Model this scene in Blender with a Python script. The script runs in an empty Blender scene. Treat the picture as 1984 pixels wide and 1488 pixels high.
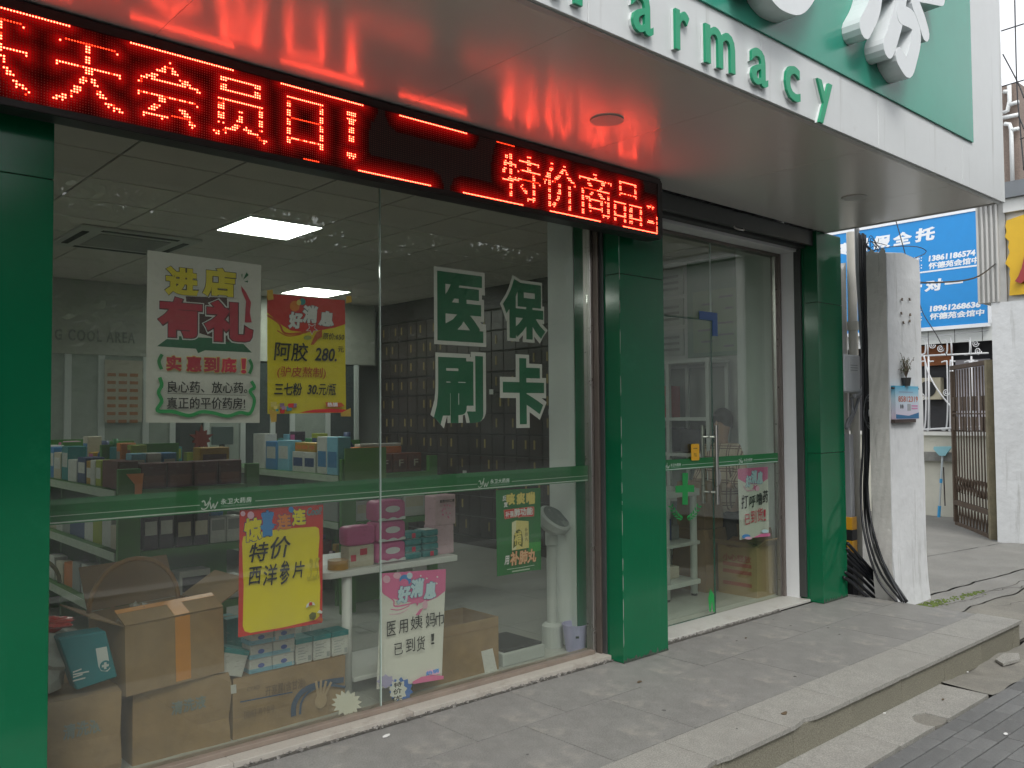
import bpy, bmesh, math, random
from mathutils import Vector, Matrix
random.seed(11)
R = math.radians
sc = bpy.context.scene
C = sc.collection

# ---------------------------------------------------------------- camera
F, CXP, CYP = 1680.0, 992.0, 744.0          # focal length and centre in photo pixels (1984 x 1488)
CAM = Vector((0, 0, 1.55))
_r1 = Vector((2869 - CXP, 790 - CYP, F)).normalized()          # direction of the shop front (+X) seen by the camera
_n = _r1.cross(Vector((0, 804 - CYP, F))).normalized()
if _n.y < 0: _n = -_n
_up = -_n
_Y = _up.cross(_r1)
AX = (_r1, _Y, _up)                          # world axes in camera coordinates (x right, y down, z forward)
right = Vector([a.x for a in AX]); down = Vector([a.y for a in AX]); fwd = Vector([a.z for a in AX])
cd = bpy.data.cameras.new('camera'); cam = bpy.data.objects.new('camera', cd); C.objects.link(cam)
m = Matrix.Identity(4)
for i in range(3):
    m[i][0] = right[i]; m[i][1] = -down[i]; m[i][2] = -fwd[i]; m[i][3] = CAM[i]
cam.matrix_world = m
cd.sensor_width = 36; cd.lens = F / 1984 * 36; cd.clip_start = .05; cd.clip_end = 400
sc.camera = cam

def at(px, py, ax, v):
    """world point on the plane ax = v that the photograph shows at this pixel (used to measure the place)"""
    c = Vector((px - CXP, py - CYP, F)); d = Vector((AX[0].dot(c), AX[1].dot(c), AX[2].dot(c)))
    i = 'xyz'.index(ax); t = (v - CAM[i]) / d[i]
    return CAM + d * t

# ---------------------------------------------------------------- world, sun, exposure
wd = bpy.data.worlds.new('World'); sc.world = wd; wd.use_nodes = True
nt = wd.node_tree; bg = nt.nodes['Background']
sky = nt.nodes.new('ShaderNodeTexSky'); sky.sky_type = 'NISHITA'; sky.sun_disc = False
SUN_EL, SUN_AZ = R(52), R(215)
sky.sun_elevation = SUN_EL; sky.sun_rotation = SUN_AZ
sky.air_density = 1.0; sky.dust_density = 1.0; sky.ozone_density = 1.0
hs = nt.nodes.new('ShaderNodeHueSaturation'); hs.inputs['Saturation'].default_value = 0.12
nt.links.new(sky.outputs[0], hs.inputs['Color']); nt.links.new(hs.outputs[0], bg.inputs['Color'])
bg.inputs['Strength'].default_value = 0.15
sl = bpy.data.lights.new('sun', 'SUN'); sun = bpy.data.objects.new('sun', sl); C.objects.link(sun)
sl.energy = 0.9; sl.angle = R(20); sl.color = (1, .97, .92)
_sd = Vector((math.sin(SUN_AZ) * math.cos(SUN_EL), math.cos(SUN_AZ) * math.cos(SUN_EL), math.sin(SUN_EL)))
sun.rotation_euler = _sd.to_track_quat('Z', 'Y').to_euler(); sun.location = _sd * 40
sc.view_settings.view_transform = 'Standard'; sc.view_settings.look = 'None'
sc.view_settings.exposure = 1.15; sc.view_settings.gamma = 1; sc.view_settings.use_curve_mapping = False
sc.cycles.use_denoising = True
sc.cycles.max_bounces = 7; sc.cycles.diffuse_bounces = 3; sc.cycles.glossy_bounces = 3; sc.cycles.adaptive_threshold = .02
sc.cycles.transparent_max_bounces = 16; sc.cycles.sample_clamp_indirect = 6; sc.cycles.caustics_reflective = False
sc.cycles.caustics_refractive = False

# ---------------------------------------------------------------- materials
_mats = {}
def M(name, col, rough=.6, metal=0., var=.10, scale=6., bump=0., bscale=80., spec=.5, rnd=0., streak=None, emit=None, coat=0., alpha=None, speck=None, dirt=None):
    if name in _mats: return _mats[name]
    ma = bpy.data.materials.new(name); ma.use_nodes = True; n = ma.node_tree; b = n.nodes['Principled BSDF']
    N = n.nodes.new; L = n.links.new
    tc = N('ShaderNodeTexCoord'); co = tc.outputs['Object']
    nz = N('ShaderNodeTexNoise'); nz.inputs['Scale'].default_value = scale; nz.inputs['Detail'].default_value = 9; nz.inputs['Roughness'].default_value = .7
    L(co, nz.inputs['Vector'])
    mr = N('ShaderNodeMapRange'); mr.inputs['From Min'].default_value = .3; mr.inputs['From Max'].default_value = .7
    mr.inputs['To Min'].default_value = 1 - var; mr.inputs['To Max'].default_value = 1 + var * .6
    L(nz.outputs['Fac'], mr.inputs['Value'])
    fac = mr.outputs[0]
    if rnd:
        oi = N('ShaderNodeObjectInfo'); m2 = N('ShaderNodeMapRange'); m2.inputs['To Min'].default_value = 1 - rnd; m2.inputs['To Max'].default_value = 1 + rnd
        L(oi.outputs['Random'], m2.inputs['Value']); mu = N('ShaderNodeMath'); mu.operation = 'MULTIPLY'; L(fac, mu.inputs[0]); L(m2.outputs[0], mu.inputs[1]); fac = mu.outputs[0]
    if speck:                                             # fine mineral grain: (scale, amount)
        vz = N('ShaderNodeTexNoise'); vz.inputs['Scale'].default_value = speck[0]; vz.inputs['Detail'].default_value = 2; L(co, vz.inputs['Vector'])
        m3 = N('ShaderNodeMapRange'); m3.inputs['From Min'].default_value = .32; m3.inputs['From Max'].default_value = .68
        m3.inputs['To Min'].default_value = 1 - speck[1]; m3.inputs['To Max'].default_value = 1 + speck[1]; L(vz.outputs['Fac'], m3.inputs['Value'])
        mu = N('ShaderNodeMath'); mu.operation = 'MULTIPLY'; L(fac, mu.inputs[0]); L(m3.outputs[0], mu.inputs[1]); fac = mu.outputs[0]
    vm = N('ShaderNodeVectorMath'); vm.operation = 'SCALE'; vm.inputs[0].default_value = col[:3]; L(fac, vm.inputs['Scale'])
    out = vm.outputs[0]
    if streak:                                            # run-off stains: (colour, scale xy, scale z, threshold, strength)
        sc_, sxy, sz, th, st = streak
        mp = N('ShaderNodeMapping'); mp.inputs['Scale'].default_value = (sxy, sxy, sz); L(co, mp.inputs['Vector'])
        sn = N('ShaderNodeTexNoise'); sn.inputs['Scale'].default_value = 1; sn.inputs['Detail'].default_value = 7; sn.inputs['Roughness'].default_value = .7; L(mp.outputs[0], sn.inputs['Vector'])
        rr = N('ShaderNodeMapRange'); rr.inputs['From Min'].default_value = th; rr.inputs['From Max'].default_value = th + .14; rr.inputs['To Max'].default_value = st; L(sn.outputs['Fac'], rr.inputs['Value'])
        mx = N('ShaderNodeMixRGB'); L(rr.outputs[0], mx.inputs['Fac']); L(out, mx.inputs['Color1']); mx.inputs['Color2'].default_value = (*sc_, 1); out = mx.outputs[0]
    if dirt:                                              # patchy soiling: (colour, scale, threshold, strength)
        dc, ds, th, st = dirt
        sn = N('ShaderNodeTexNoise'); sn.inputs['Scale'].default_value = ds; sn.inputs['Detail'].default_value = 9; sn.inputs['Roughness'].default_value = .72
        L(tc.outputs['Object'], sn.inputs['Vector'])
        rr = N('ShaderNodeMapRange'); rr.inputs['From Min'].default_value = th; rr.inputs['From Max'].default_value = th + .12; rr.inputs['To Max'].default_value = st; L(sn.outputs['Fac'], rr.inputs['Value'])
        mx = N('ShaderNodeMixRGB'); L(rr.outputs[0], mx.inputs['Fac']); L(out, mx.inputs['Color1']); mx.inputs['Color2'].default_value = (*dc, 1); out = mx.outputs[0]
    L(out, b.inputs['Base Color'])
    b.inputs['Roughness'].default_value = rough; b.inputs['Metallic'].default_value = metal; b.inputs['Specular IOR Level'].default_value = spec
    if var and rough < .95:
        m4 = N('ShaderNodeMapRange'); m4.inputs['To Min'].default_value = max(.02, rough - .5*var); m4.inputs['To Max'].default_value = min(1, rough + .6*var); L(nz.outputs['Fac'], m4.inputs['Value']); L(m4.outputs[0], b.inputs['Roughness'])
    if coat: b.inputs['Coat Weight'].default_value = coat; b.inputs['Coat Roughness'].default_value = .08
    if bump:
        bn = N('ShaderNodeTexNoise'); bn.inputs['Scale'].default_value = bscale; bn.inputs['Detail'].default_value = 5; L(co, bn.inputs['Vector'])
        bp = N('ShaderNodeBump'); bp.inputs['Strength'].default_value = bump; bp.inputs['Distance'].default_value = .01; L(bn.outputs['Fac'], bp.inputs['Height']); L(bp.outputs[0], b.inputs['Normal'])
    if emit: b.inputs['Emission Color'].default_value = (*emit[0], 1); b.inputs['Emission Strength'].default_value = emit[1]
    if alpha is not None: b.inputs['Alpha'].default_value = alpha
    _mats[name] = ma; return ma

def glass_mat(name, tint, extra=0.0, r0=.05):
    ma = bpy.data.materials.new(name); ma.use_nodes = True; n = ma.node_tree; n.nodes.clear(); N = n.nodes.new; L = n.links.new
    lw = N('ShaderNodeLayerWeight'); lw.inputs['Blend'].default_value = .5
    pw = N('ShaderNodeMath'); pw.operation = 'POWER'; pw.inputs[1].default_value = 4.2; L(lw.outputs['Facing'], pw.inputs[0])
    mr = N('ShaderNodeMapRange'); mr.inputs['To Min'].default_value = r0; mr.inputs['To Max'].default_value = 1; L(pw.outputs[0], mr.inputs['Value'])
    tr = N('ShaderNodeBsdfTransparent'); tr.inputs['Color'].default_value = (*tint, 1)
    gl = N('ShaderNodeBsdfGlossy'); gl.inputs['Roughness'].default_value = .004
    mx = N('ShaderNodeMixShader'); L(mr.outputs[0], mx.inputs[0]); L(tr.outputs[0], mx.inputs[1]); L(gl.outputs[0], mx.inputs[2])
    # thin film of street dust, its pale colour also painting a milky reflection haze
    tc = N('ShaderNodeTexCoord'); nz = N('ShaderNodeTexNoise'); nz.inputs['Scale'].default_value = 2.5; nz.inputs['Detail'].default_value = 8; L(tc.outputs['Object'], nz.inputs['Vector'])
    r2 = N('ShaderNodeMapRange'); r2.inputs['From Min'].default_value = .35; r2.inputs['From Max'].default_value = .75; r2.inputs['To Min'].default_value = extra * .6; r2.inputs['To Max'].default_value = extra * 1.5; L(nz.outputs['Fac'], r2.inputs['Value'])
    df = N('ShaderNodeBsdfDiffuse'); df.inputs['Color'].default_value = (.5, .55, .52, 1)
    m2 = N('ShaderNodeMixShader'); L(r2.outputs[0], m2.inputs[0]); L(mx.outputs[0], m2.inputs[1]); L(df.outputs[0], m2.inputs[2])
    o = N('ShaderNodeOutputMaterial'); L(m2.outputs[0], o.inputs[0]); _mats[name] = ma; return ma

def emit_mat(name, col, st):
    ma = bpy.data.materials.new(name); ma.use_nodes = True; n = ma.node_tree; n.nodes.clear()
    e = n.nodes.new('ShaderNodeEmission'); e.inputs[0].default_value = (*col, 1); e.inputs[1].default_value = st
    o = n.nodes.new('ShaderNodeOutputMaterial'); n.links.new(e.outputs[0], o.inputs[0]); _mats[name] = ma; return ma

# ---------------------------------------------------------------- mesh helpers
class MB:
    def __init__(s): s.v = []; s.f = []
    def add(s, vs, fs):
        o = len(s.v); s.v += [tuple(p) for p in vs]; s.f += [tuple(i + o for i in f) for f in fs]; return s
    def box(s, x0, x1, y0, y1, z0, z1):
        return s.add([(x0,y0,z0),(x1,y0,z0),(x1,y1,z0),(x0,y1,z0),(x0,y0,z1),(x1,y0,z1),(x1,y1,z1),(x0,y1,z1)],
                     [(0,3,2,1),(4,5,6,7),(0,1,5,4),(1,2,6,5),(2,3,7,6),(3,0,4,7)])
    def obox(s, c, size, rz=0, rx=0, ry=0):
        mt = Matrix.Translation(c) @ Matrix.Rotation(rz, 4, 'Z') @ Matrix.Rotation(ry, 4, 'Y') @ Matrix.Rotation(rx, 4, 'X')
        a, b, d = size[0]/2, size[1]/2, size[2]/2
        vs = [mt @ Vector(p) for p in [(-a,-b,-d),(a,-b,-d),(a,b,-d),(-a,b,-d),(-a,-b,d),(a,-b,d),(a,b,d),(-a,b,d)]]
        return s.add(vs, [(0,3,2,1),(4,5,6,7),(0,1,5,4),(1,2,6,5),(2,3,7,6),(3,0,4,7)])
    def prism(s, pts, fn, d0, d1):
        """polygon pts (u,v), fn(u,v,d) -> world, thickness d0..d1"""
        n = len(pts); vs = [fn(u, v, d0) for u, v in pts] + [fn(u, v, d1) for u, v in pts]
        fs = [tuple(range(n)), tuple(range(2*n-1, n-1, -1))] + [(i, i+n, (i+1) % n + n, (i+1) % n) for i in range(n)]
        return s.add(vs, fs)
    def cyl(s, p0, p1, r0, r1=None, n=12, caps=True):
        return s.tube([p0, p1], [r0, r0 if r1 is None else r1], n, caps)
    def tube(s, pts, r, n=8, caps=True, closed=False):
        pts = [Vector(p) for p in pts]; k = len(pts); rs = r if isinstance(r, (list, tuple)) else [r]*k
        o = len(s.v); pa = None
        for i, p in enumerate(pts):
            t = (pts[(i+1) % k] - pts[i-1]) if closed else (pts[min(i+1, k-1)] - pts[max(i-1, 0)])
            if t.length < 1e-9: t = Vector((0,0,1))
            t.normalize()
            if pa is None: pa = t.cross(Vector((0,0,1)) if abs(t.z) < .9 else Vector((1,0,0)))
            pa = pa - t*pa.dot(t); pa.normalize(); pb = t.cross(pa)
            for j in range(n):
                q = 2*math.pi*j/n; s.v.append(tuple(p + (pa*math.cos(q) + pb*math.sin(q))*rs[i]))
        for i in range(k if closed else k-1):
            i2 = (i+1) % k
            for j in range(n):
                j2 = (j+1) % n; s.f.append((o+i*n+j, o+i*n+j2, o+i2*n+j2, o+i2*n+j))
        if caps and not closed:
            s.f.append(tuple(o+j for j in range(n-1, -1, -1))); s.f.append(tuple(o+(k-1)*n+j for j in range(n)))
        return s
    def lathe(s, c, prof, n=20):
        o = len(s.v)
        for r, z in prof:
            for j in range(n):
                q = 2*math.pi*j/n; s.v.append((c[0]+r*math.cos(q), c[1]+r*math.sin(q), c[2]+z))
        for i in range(len(prof)-1):
            for j in range(n):
                j2 = (j+1) % n; s.f.append((o+i*n+j, o+i*n+j2, o+(i+1)*n+j2, o+(i+1)*n+j))
        s.f.append(tuple(o+j for j in range(n-1, -1, -1))); s.f.append(tuple(o+(len(prof)-1)*n+j for j in range(n)))
        return s
    def quad(s, a, b, c, d): return s.add([a, b, c, d], [(0,1,2,3)])
    def grid(s, fn, nu, nv):
        o = len(s.v)
        for j in range(nv+1):
            for i in range(nu+1): s.v.append(tuple(fn(i/nu, j/nv)))
        for j in range(nv):
            for i in range(nu):
                a = o+j*(nu+1)+i; s.f.append((a, a+1, a+nu+2, a+nu+1))
        return s
    def xform(s, mt): s.v = [tuple(mt @ Vector(p)) for p in s.v]; return s

WLOC = {}
def wloc(o): return WLOC[o.name]
def part(mb, name, mat, parent=None, bevel=0., smooth=False, kind=None, label=None, cat=None, group=None, seg=1, recalc=True):
    xs = [p[0] for p in mb.v]; ys = [p[1] for p in mb.v]; zs = [p[2] for p in mb.v]
    b = Vector(((min(xs)+max(xs))/2, (min(ys)+max(ys))/2, min(zs)))
    me = bpy.data.meshes.new(name); me.from_pydata([(p[0]-b.x, p[1]-b.y, p[2]-b.z) for p in mb.v], [], mb.f)
    if bevel or recalc:
        bm = bmesh.new(); bm.from_mesh(me)
        if recalc: bmesh.ops.recalc_face_normals(bm, faces=bm.faces)
        if bevel: bmesh.ops.bevel(bm, geom=bm.edges[:], offset=bevel, segments=seg, affect='EDGES', profile=.6, clamp_overlap=True)
        bm.to_mesh(me); bm.free()
    if smooth:
        for p in me.polygons: p.use_smooth = True
    if isinstance(mat, (list, tuple)):
        for q in mat: me.materials.append(q)
    else: me.materials.append(mat)
    o = bpy.data.objects.new(name, me); C.objects.link(o)
    if parent is not None: o.parent = parent; o.location = b - wloc(parent)
    else: o.location = b
    WLOC[o.name] = b
    tag(o, label, cat, group, kind); return o
def tag(o, label=None, cat=None, group=None, kind=None):
    if label: o['label'] = label
    if cat: o['category'] = cat
    if group: o['group'] = group
    if kind: o['kind'] = kind
    return o
def thing(name, label, cat, loc=(0,0,0), group=None, kind=None):
    o = bpy.data.objects.new(name, None); C.objects.link(o); o.location = loc; o.empty_display_size = .1
    WLOC[o.name] = Vector(loc); return tag(o, label, cat, group, kind)
def dup(o, loc, parent=None, label=None, group=None, rz=None):
    c = o.copy(); C.objects.link(c)
    if parent is not None: c.parent = parent; c.location = Vector(loc) - wloc(parent)
    else: c.location = loc
    if rz is not None: c.rotation_euler = (0, 0, rz)
    WLOC[c.name] = Vector(loc)
    if label: c['label'] = label
    if group: c['group'] = group
    return c

# ---------------------------------------------------------------- lettering
_gl = {}
def glyphs(body, bold=0., extrude=0., shear=0., spacing=1., off=0.):
    key = (body, bold, extrude, shear, spacing, off)
    if key in _gl: return _gl[key]
    cu = bpy.data.curves.new('lettering', 'FONT'); cu.body = body; cu.size = 1; cu.resolution_u = 3
    cu.bevel_depth = bold; cu.bevel_resolution = 0; cu.offset = off; cu.extrude = extrude; cu.shear = shear; cu.space_character = spacing
    ob = bpy.data.objects.new('lettering', cu); C.objects.link(ob)
    dg = bpy.context.evaluated_depsgraph_get(); me = bpy.data.meshes.new_from_object(ob.evaluated_get(dg))
    vs = [v.co.copy() for v in me.vertices]; fs = [tuple(p.vertices) for p in me.polygons]
    bpy.data.objects.remove(ob); bpy.data.curves.remove(cu); bpy.data.meshes.remove(me)
    x0 = min(v.x for v in vs); x1 = max(v.x for v in vs); y0 = min(v.y for v in vs); y1 = max(v.y for v in vs)
    z1 = max(abs(v.z) for v in vs) or 1
    r = ([((v.x-x0)/(x1-x0), (v.y-y0)/(y1-y0), v.z/z1) for v in vs], fs); _gl[key] = r; return r
def put_text(mb, body, fn, u0, u1, v0, v1, d=0., th=.0008, bold=0., shear=0., extrude=0., spacing=1., off=0., flat=False):
    vs, fs = glyphs(body, bold, extrude, shear, spacing, off)
    if flat:                     # keep the sides upright: nearly all of the depth in the extrusion
        e = extrude/(extrude+bold); vs = [(x, y, math.copysign(min(abs(z), e)/e*.97 + .03*max(0, abs(z)-e)/(1-e), z)) for x, y, z in vs]
    return mb.add([fn(u0+(u1-u0)*x, v0+(v1-v0)*y, d + z*th) for x, y, z in vs], fs)
def facing_front(Y):          # (u,v,d): u = X, v = Z, d towards the street
    return lambda u, v, d: (u, Y - d, v)
def facing_left(X):           # plane facing -X, u runs to the right as seen (= -Y)
    return lambda u, v, d: (X - d, -u, v)
def pxbox(x0, y0, x1, y1, Y):
    """photo rectangle on the plane y = Y -> u0,u1,v0,v1"""
    xc, yc = (x0+x1)/2, (y0+y1)/2
    return at(x0, yc, 'y', Y).x, at(x1, yc, 'y', Y).x, at(xc, y1, 'y', Y).z, at(xc, y0, 'y', Y).z
def pxbox_x(x0, y0, x1, y1, X):
    xc, yc = (x0+x1)/2, (y0+y1)/2
    return -at(x0, yc, 'x', X).y, -at(x1, yc, 'x', X).y, at(xc, y1, 'x', X).z, at(xc, y0, 'x', X).z
def ribbon(mb, pts, w, fn, d=0., closed=False):
    """flat brush stroke through 2-D points"""
    n = len(pts); L = []; Rr = []
    ws = w if isinstance(w, (list, tuple)) else [w]*n
    for i, p in enumerate(pts):
        a = pts[i-1] if (i or closed) else pts[i]; b = pts[(i+1) % n] if (i < n-1 or closed) else pts[i]
        tx, ty = b[0]-a[0], b[1]-a[1]; l = math.hypot(tx, ty) or 1; nx, ny = -ty/l, tx/l
        L.append(fn(p[0]+nx*ws[i]/2, p[1]+ny*ws[i]/2, d)); Rr.append(fn(p[0]-nx*ws[i]/2, p[1]-ny*ws[i]/2, d))
    o = len(mb.v); mb.v += [tuple(q) for q in L] + [tuple(q) for q in Rr]
    for i in range(n if closed else n-1):
        j = (i+1) % n; mb.f.append((o+i, o+j, o+n+j, o+n+i))
    return mb
def smooth_path(pts, k=6):
    out = []; n = len(pts)
    for i in range(n-1):
        p0 = pts[max(i-1,0)]; p1 = pts[i]; p2 = pts[i+1]; p3 = pts[min(i+2,n-1)]
        for j in range(k):
            t = j/k
            out.append(tuple(.5*((2*b)+(-a+c)*t+(2*a-5*b+4*c-d)*t*t+(-a+3*b-3*c+d)*t**3) for a,b,c,d in zip(p0,p1,p2,p3)))
    out.append(tuple(pts[-1])); return out
def star(cx, cy, r0, r1, n, ph=0.):
    return [(cx+(r0 if i%2==0 else r1)*math.sin(ph+math.pi*i/n), cy+(r0 if i%2==0 else r1)*math.cos(ph+math.pi*i/n)) for i in range(2*n)]
def ell(cx, cy, a, b, n=20, t0=0, t1=2*math.pi):
    return [(cx+a*math.cos(t0+(t1-t0)*i/n), cy+b*math.sin(t0+(t1-t0)*i/n)) for i in range(n if abs(t1-t0-2*math.pi)<1e-6 else n+1)]
# ================================================================ SETTING: street, pavement, platform, alley
granite = M('granite_top', (.27,.265,.24), .62, var=.17, scale=14, speck=(150,.26), rnd=.03, bump=.08, bscale=300, dirt=((.22,.21,.19), 1.3, .52, .45))
granite_in = M('granite_worn', (.205,.202,.190), .55, var=.19, scale=12, speck=(150,.20), rnd=.03, bump=.06, bscale=300, dirt=((.33,.31,.27), 3.2, .56, .7), streak=((.10,.098,.092), 2.6, 2.6, .60, .55))
granite_riser = M('granite_riser', (.185,.176,.135), .7, var=.15, scale=2, speck=(140,.34), rnd=.05, bump=.1, bscale=260, dirt=((.13,.125,.1), 2.2, .55, .5))
mortar = M('dark_mortar', (.06,.056,.05), .9, var=.3, scale=20)
paver_m = M('grey_paver', (.135,.138,.136), .75, var=.18, scale=5, speck=(220,.15), rnd=.14, bump=.15, bscale=140)
cement = M('cement_apron', (.20,.192,.165), .8, var=.3, scale=2.5, speck=(150,.2), bump=.3, bscale=40, dirt=((.14,.135,.12), 2.3, .5, .7))
alley_m = M('alley_concrete', (.20,.197,.18), .8, var=.25, scale=1.2, speck=(120,.15), bump=.25, bscale=50, dirt=((.17,.165,.15), 1.1, .50, .6))
asphalt = M('asphalt', (.055,.056,.058), .85, var=.2, scale=3, speck=(200,.3), bump=.3, bscale=150)
crack_m = M('crack_dirt', (.085,.08,.07), .95, var=.4, scale=30)

part(MB().box(-90, 90, -90, 90, -.6, -.24), 'ground', asphalt, kind='structure')
part(MB().box(-14, 40, -1.2, 2.03, -.239, -.196), 'pavement', mortar, kind='structure')
pav = bpy.data.objects['pavement']
# paver bricks 0.2 x 0.1 in running bond
pm = MB().box(-.0968, .0968, -.0468, .0468, 0, .02); p0 = None
for r in range(11):
    yc = 1.985 - r*.1
    for c_ in range(17):
        xc = 3.85 + c_*.2 + (.1 if r % 2 else 0)
        h = -.1955 + random.uniform(-.002, .002)
        if p0 is None:
            p0 = part(pm, 'brick', paver_m, pav, bevel=.003); p0.location = Vector((xc, yc, h)) - wloc(pav)
        else: dup(p0, (xc, yc, h), pav)

# platform in front of the shop
plat = part(MB().box(-9.6, 7.13, 2.352, 3.95, -.19, -.021), 'platform', mortar, kind='structure')
def jag_tile(x0, x1, y0, y1, z0, z1, chip=()):
    pts = [(x0, y1), (x1, y1)]; n = 14
    fr = []
    for i in range(n+1):
        x = x1 + (x0-x1)*i/n; y = y0 + random.uniform(0, .0014)
        for (cx, w, dpt) in chip:
            if abs(x-cx) < w: y += dpt*(1-abs(x-cx)/w)*random.uniform(.7, 1.2)
        fr.append((x, y))
    return MB().prism(pts + fr, lambda u, v, d: (u, v, d), z0, z1)
g = .0011
for k in range(-12, 7):
    x0 = 3.30 + .6*k; x1 = x0+.6 if k < 6 else 7.14
    chip = {0: [(3.32,.045,.022)], 1: [(4.06,.10,.022)], 2: [(4.53,.02,.008)], 3: [(5.12,.03,.012)], -1: [(3.28,.05,.025)]}.get(k, [])
    part(jag_tile(x0+.0016, x1-.0016, 2.318, 2.6305, -.021, random.uniform(-.001,.001), chip), 'tile', granite, plat)
for row, (y0, y1, off) in enumerate(((2.6335, 3.2285, 2.96), (3.2315, 3.698, 2.66))):
    for k in range(-11, 8):
        x0 = off + .6*k; x1 = min(x0+.6, 7.11)
        if x1-x0 < .1: continue
        part(MB().box(x0+g, x1-g, y0, y1, -.021, random.uniform(-.0012, .0012)), 'tile', granite_in, plat)
rj = [-.3, .3, .9, 1.5, 2.125, 2.735, 3.345, 3.955, 4.565, 5.17, 5.78, 6.40, 7.0, 7.13]
for a, b in zip(rj[:-1], rj[1:]):
    part(MB().box(a+.002, b-.002, 2.336+random.uniform(-.0015,.0015), 2.3515, -.185, -.0225), 'riser_tile', granite_riser, plat, bevel=.0015)
part(MB().box(7.1305, 7.145, 2.345, 3.6, -.185, -.0225), 'riser_tile', granite_riser, plat)
# low granite slabs along the foot of the riser
apron = part(MB().box(-9.6, 5.72, 2.05, 2.336, -.2385, -.192), 'lower_step', mortar, kind='structure')
for k in range(-5, 5):
    x0 = 2.70+.6*k; x1 = x0+.6 if x0+.6 < 5.75 else 5.715
    if x1 - x0 < .1: continue
    if abs(x0-4.5) < .02:         # slab with a round cement repair in its corner
        pts = [(x0+g, 2.334), (x1-g, 2.334)] + [(5.02+.13*math.cos(t), 2.10+.10*math.sin(t)) for t in [R(50), R(80), R(110), R(150), R(190), R(215)]] + [(4.80, 2.046), (x0+g, 2.044)]
        part(MB().prism(pts, lambda u, v, d: (u, v, d), -.1915, -.167), 'slab', granite, apron)
        part(MB().prism(ell(5.02, 2.125, .135, .085, 24), lambda u, v, d: (u, v, d), -.1915, -.176), 'cement_patch', cement, apron)
    else:
        part(jag_tile(x0+g, x1-g, 2.044, 2.334, -.1915, -.167 + random.uniform(-.002, .002), [(x1-.02,.03,.012)]), 'slab', granite, apron)
# cement apron to the right of the slabs
def ap(u, v):
    x = 5.722 + 3.6*u; y = 2.035 + .31*v
    return (x, y, -.178 + .012*math.sin(x*7+y*5)*v + .006*math.sin(x*19) + (.0 if x < 7.15 else (x-7.15)*.018))
part(MB().grid(ap, 40, 6), 'cement_apron', cement, kind='structure', smooth=True)
part(MB().prism([(.02*i*7+random.uniform(0,.02), 2.0+random.uniform(0,.03)) for i in range(1)] + [(6.42,2.21),(6.62,2.17),(6.78,2.23),(6.70,2.30),(6.5,2.285)], lambda u,v,d:(u,v,d), -.17, -.158) if False else
     MB().prism([(6.42,2.21),(6.62,2.17),(6.78,2.23),(6.70,2.30),(6.5,2.285)], lambda u,v,d:(u,v,d), -.172, -.155), 'broken_slab', granite, bpy.data.objects['cement_apron'])

# alley ground: concrete in cracked slabs
def jag(a, b, n, amp):
    return [(a[0]+(b[0]-a[0])*i/n + random.uniform(-amp, amp), a[1]+(b[1]-a[1])*i/n + random.uniform(-amp, amp)) for i in range(n+1)]
def az(u, v):                     # surface height: falls to the street
    return -.088 - max(0, (2.9-v))*.10 - .004*math.sin(u*2.1+v*3.3)
alley = part(MB().grid(lambda u, v: (7.146+u*12, 2.345+v*14, az(7.146+u*12, 2.345+v*14)-.03), 30, 30), 'alley', crack_m, kind='structure')
# two long joints measured in the photograph
j1 = jag((7.147, 4.62), (19, 3.2), 60, .012)      # thin joint, far
j2 = jag((7.147, 3.42), (19, 1.9+.75), 80, .022)  # wide broken joint, near
def slab(lo, hi, name, n=60, m_=alley_m):
    def fn(u, v):
        i = min(int(u*n), n)
        def pt(c):
            t = u*(len(c)-1); k = min(int(t), len(c)-2); f = t-k; return (c[k][0]+(c[k+1][0]-c[k][0])*f, c[k][1]+(c[k+1][1]-c[k][1])*f)
        a = pt(lo); b = pt(hi); x = a[0]+(b[0]-a[0])*v; y = a[1]+(b[1]-a[1])*v
        return (x, y, az(x, y) - (.012 if v in (0., 1.) else 0) + random.uniform(-.0015,.0015))
    part(MB().grid(fn, n*2, 14), name, m_, alley, smooth=True)
sh = lambda c, d: [(x, y+d) for x, y in c]
slab(sh(j1, .008), [(7.147+i*.2, 15) for i in range(61)], 'concrete_slab')
slab(sh(j2, .013), sh(j1, -.005), 'concrete_slab')
jmid = jag((7.147, 2.95), (19, 2.45), 70, .03)
slab(sh(jmid, .008), sh(j2, -.012), 'concrete_slab')
slab([(7.147+i*.2, 2.346) for i in range(61)], sh(jmid, -.008), 'concrete_slab', m_=cement)
# short fractures between the joints
fr = MB()
for (a, b) in (((7.9,3.05),(10.2,2.95)), ((8.3,3.15),(9.4,2.75)), ((9.2,2.98),(10.9,3.0)), ((9.9,2.7),(11.5,2.85)), ((8.0,2.80),(9.1,2.55)), ((10.3,3.05),(10.9,2.6)), ((7.6,3.1),(8.4,3.0)), ((9.3,2.62),(10.4,2.52))):
    c = jag(a, b, 14, .03); ribbon(fr, c, [.003+.009*math.sin(math.pi*i/14)*random.uniform(.2,1.3) for i in range(15)], lambda u, v, d: (u, v, az(u, v)+.002))
part(fr, 'fracture', crack_m, alley)
moss = M('moss', (.10,.14,.03), .95, var=.4, scale=30, bump=.6, bscale=120)
mm = MB()
for i in range(260):
    t = random.random()**1.6; x = 7.45+t*1.0+random.gauss(0,.03); y = 3.20-.12*t+random.gauss(0,.035)*(1.2-t*.6); r_ = random.uniform(.006,.018)
    z = az(x,y)+random.uniform(-.004,.006)
    if x > 7.15: mm.add([(x-r_,y,z),(x,y-r_,z+.002),(x+r_,y,z),(x,y+r_,z+.002),(x,y,z+r_*.7)], [(0,1,4),(1,2,4),(2,3,4),(3,0,4)])
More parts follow.
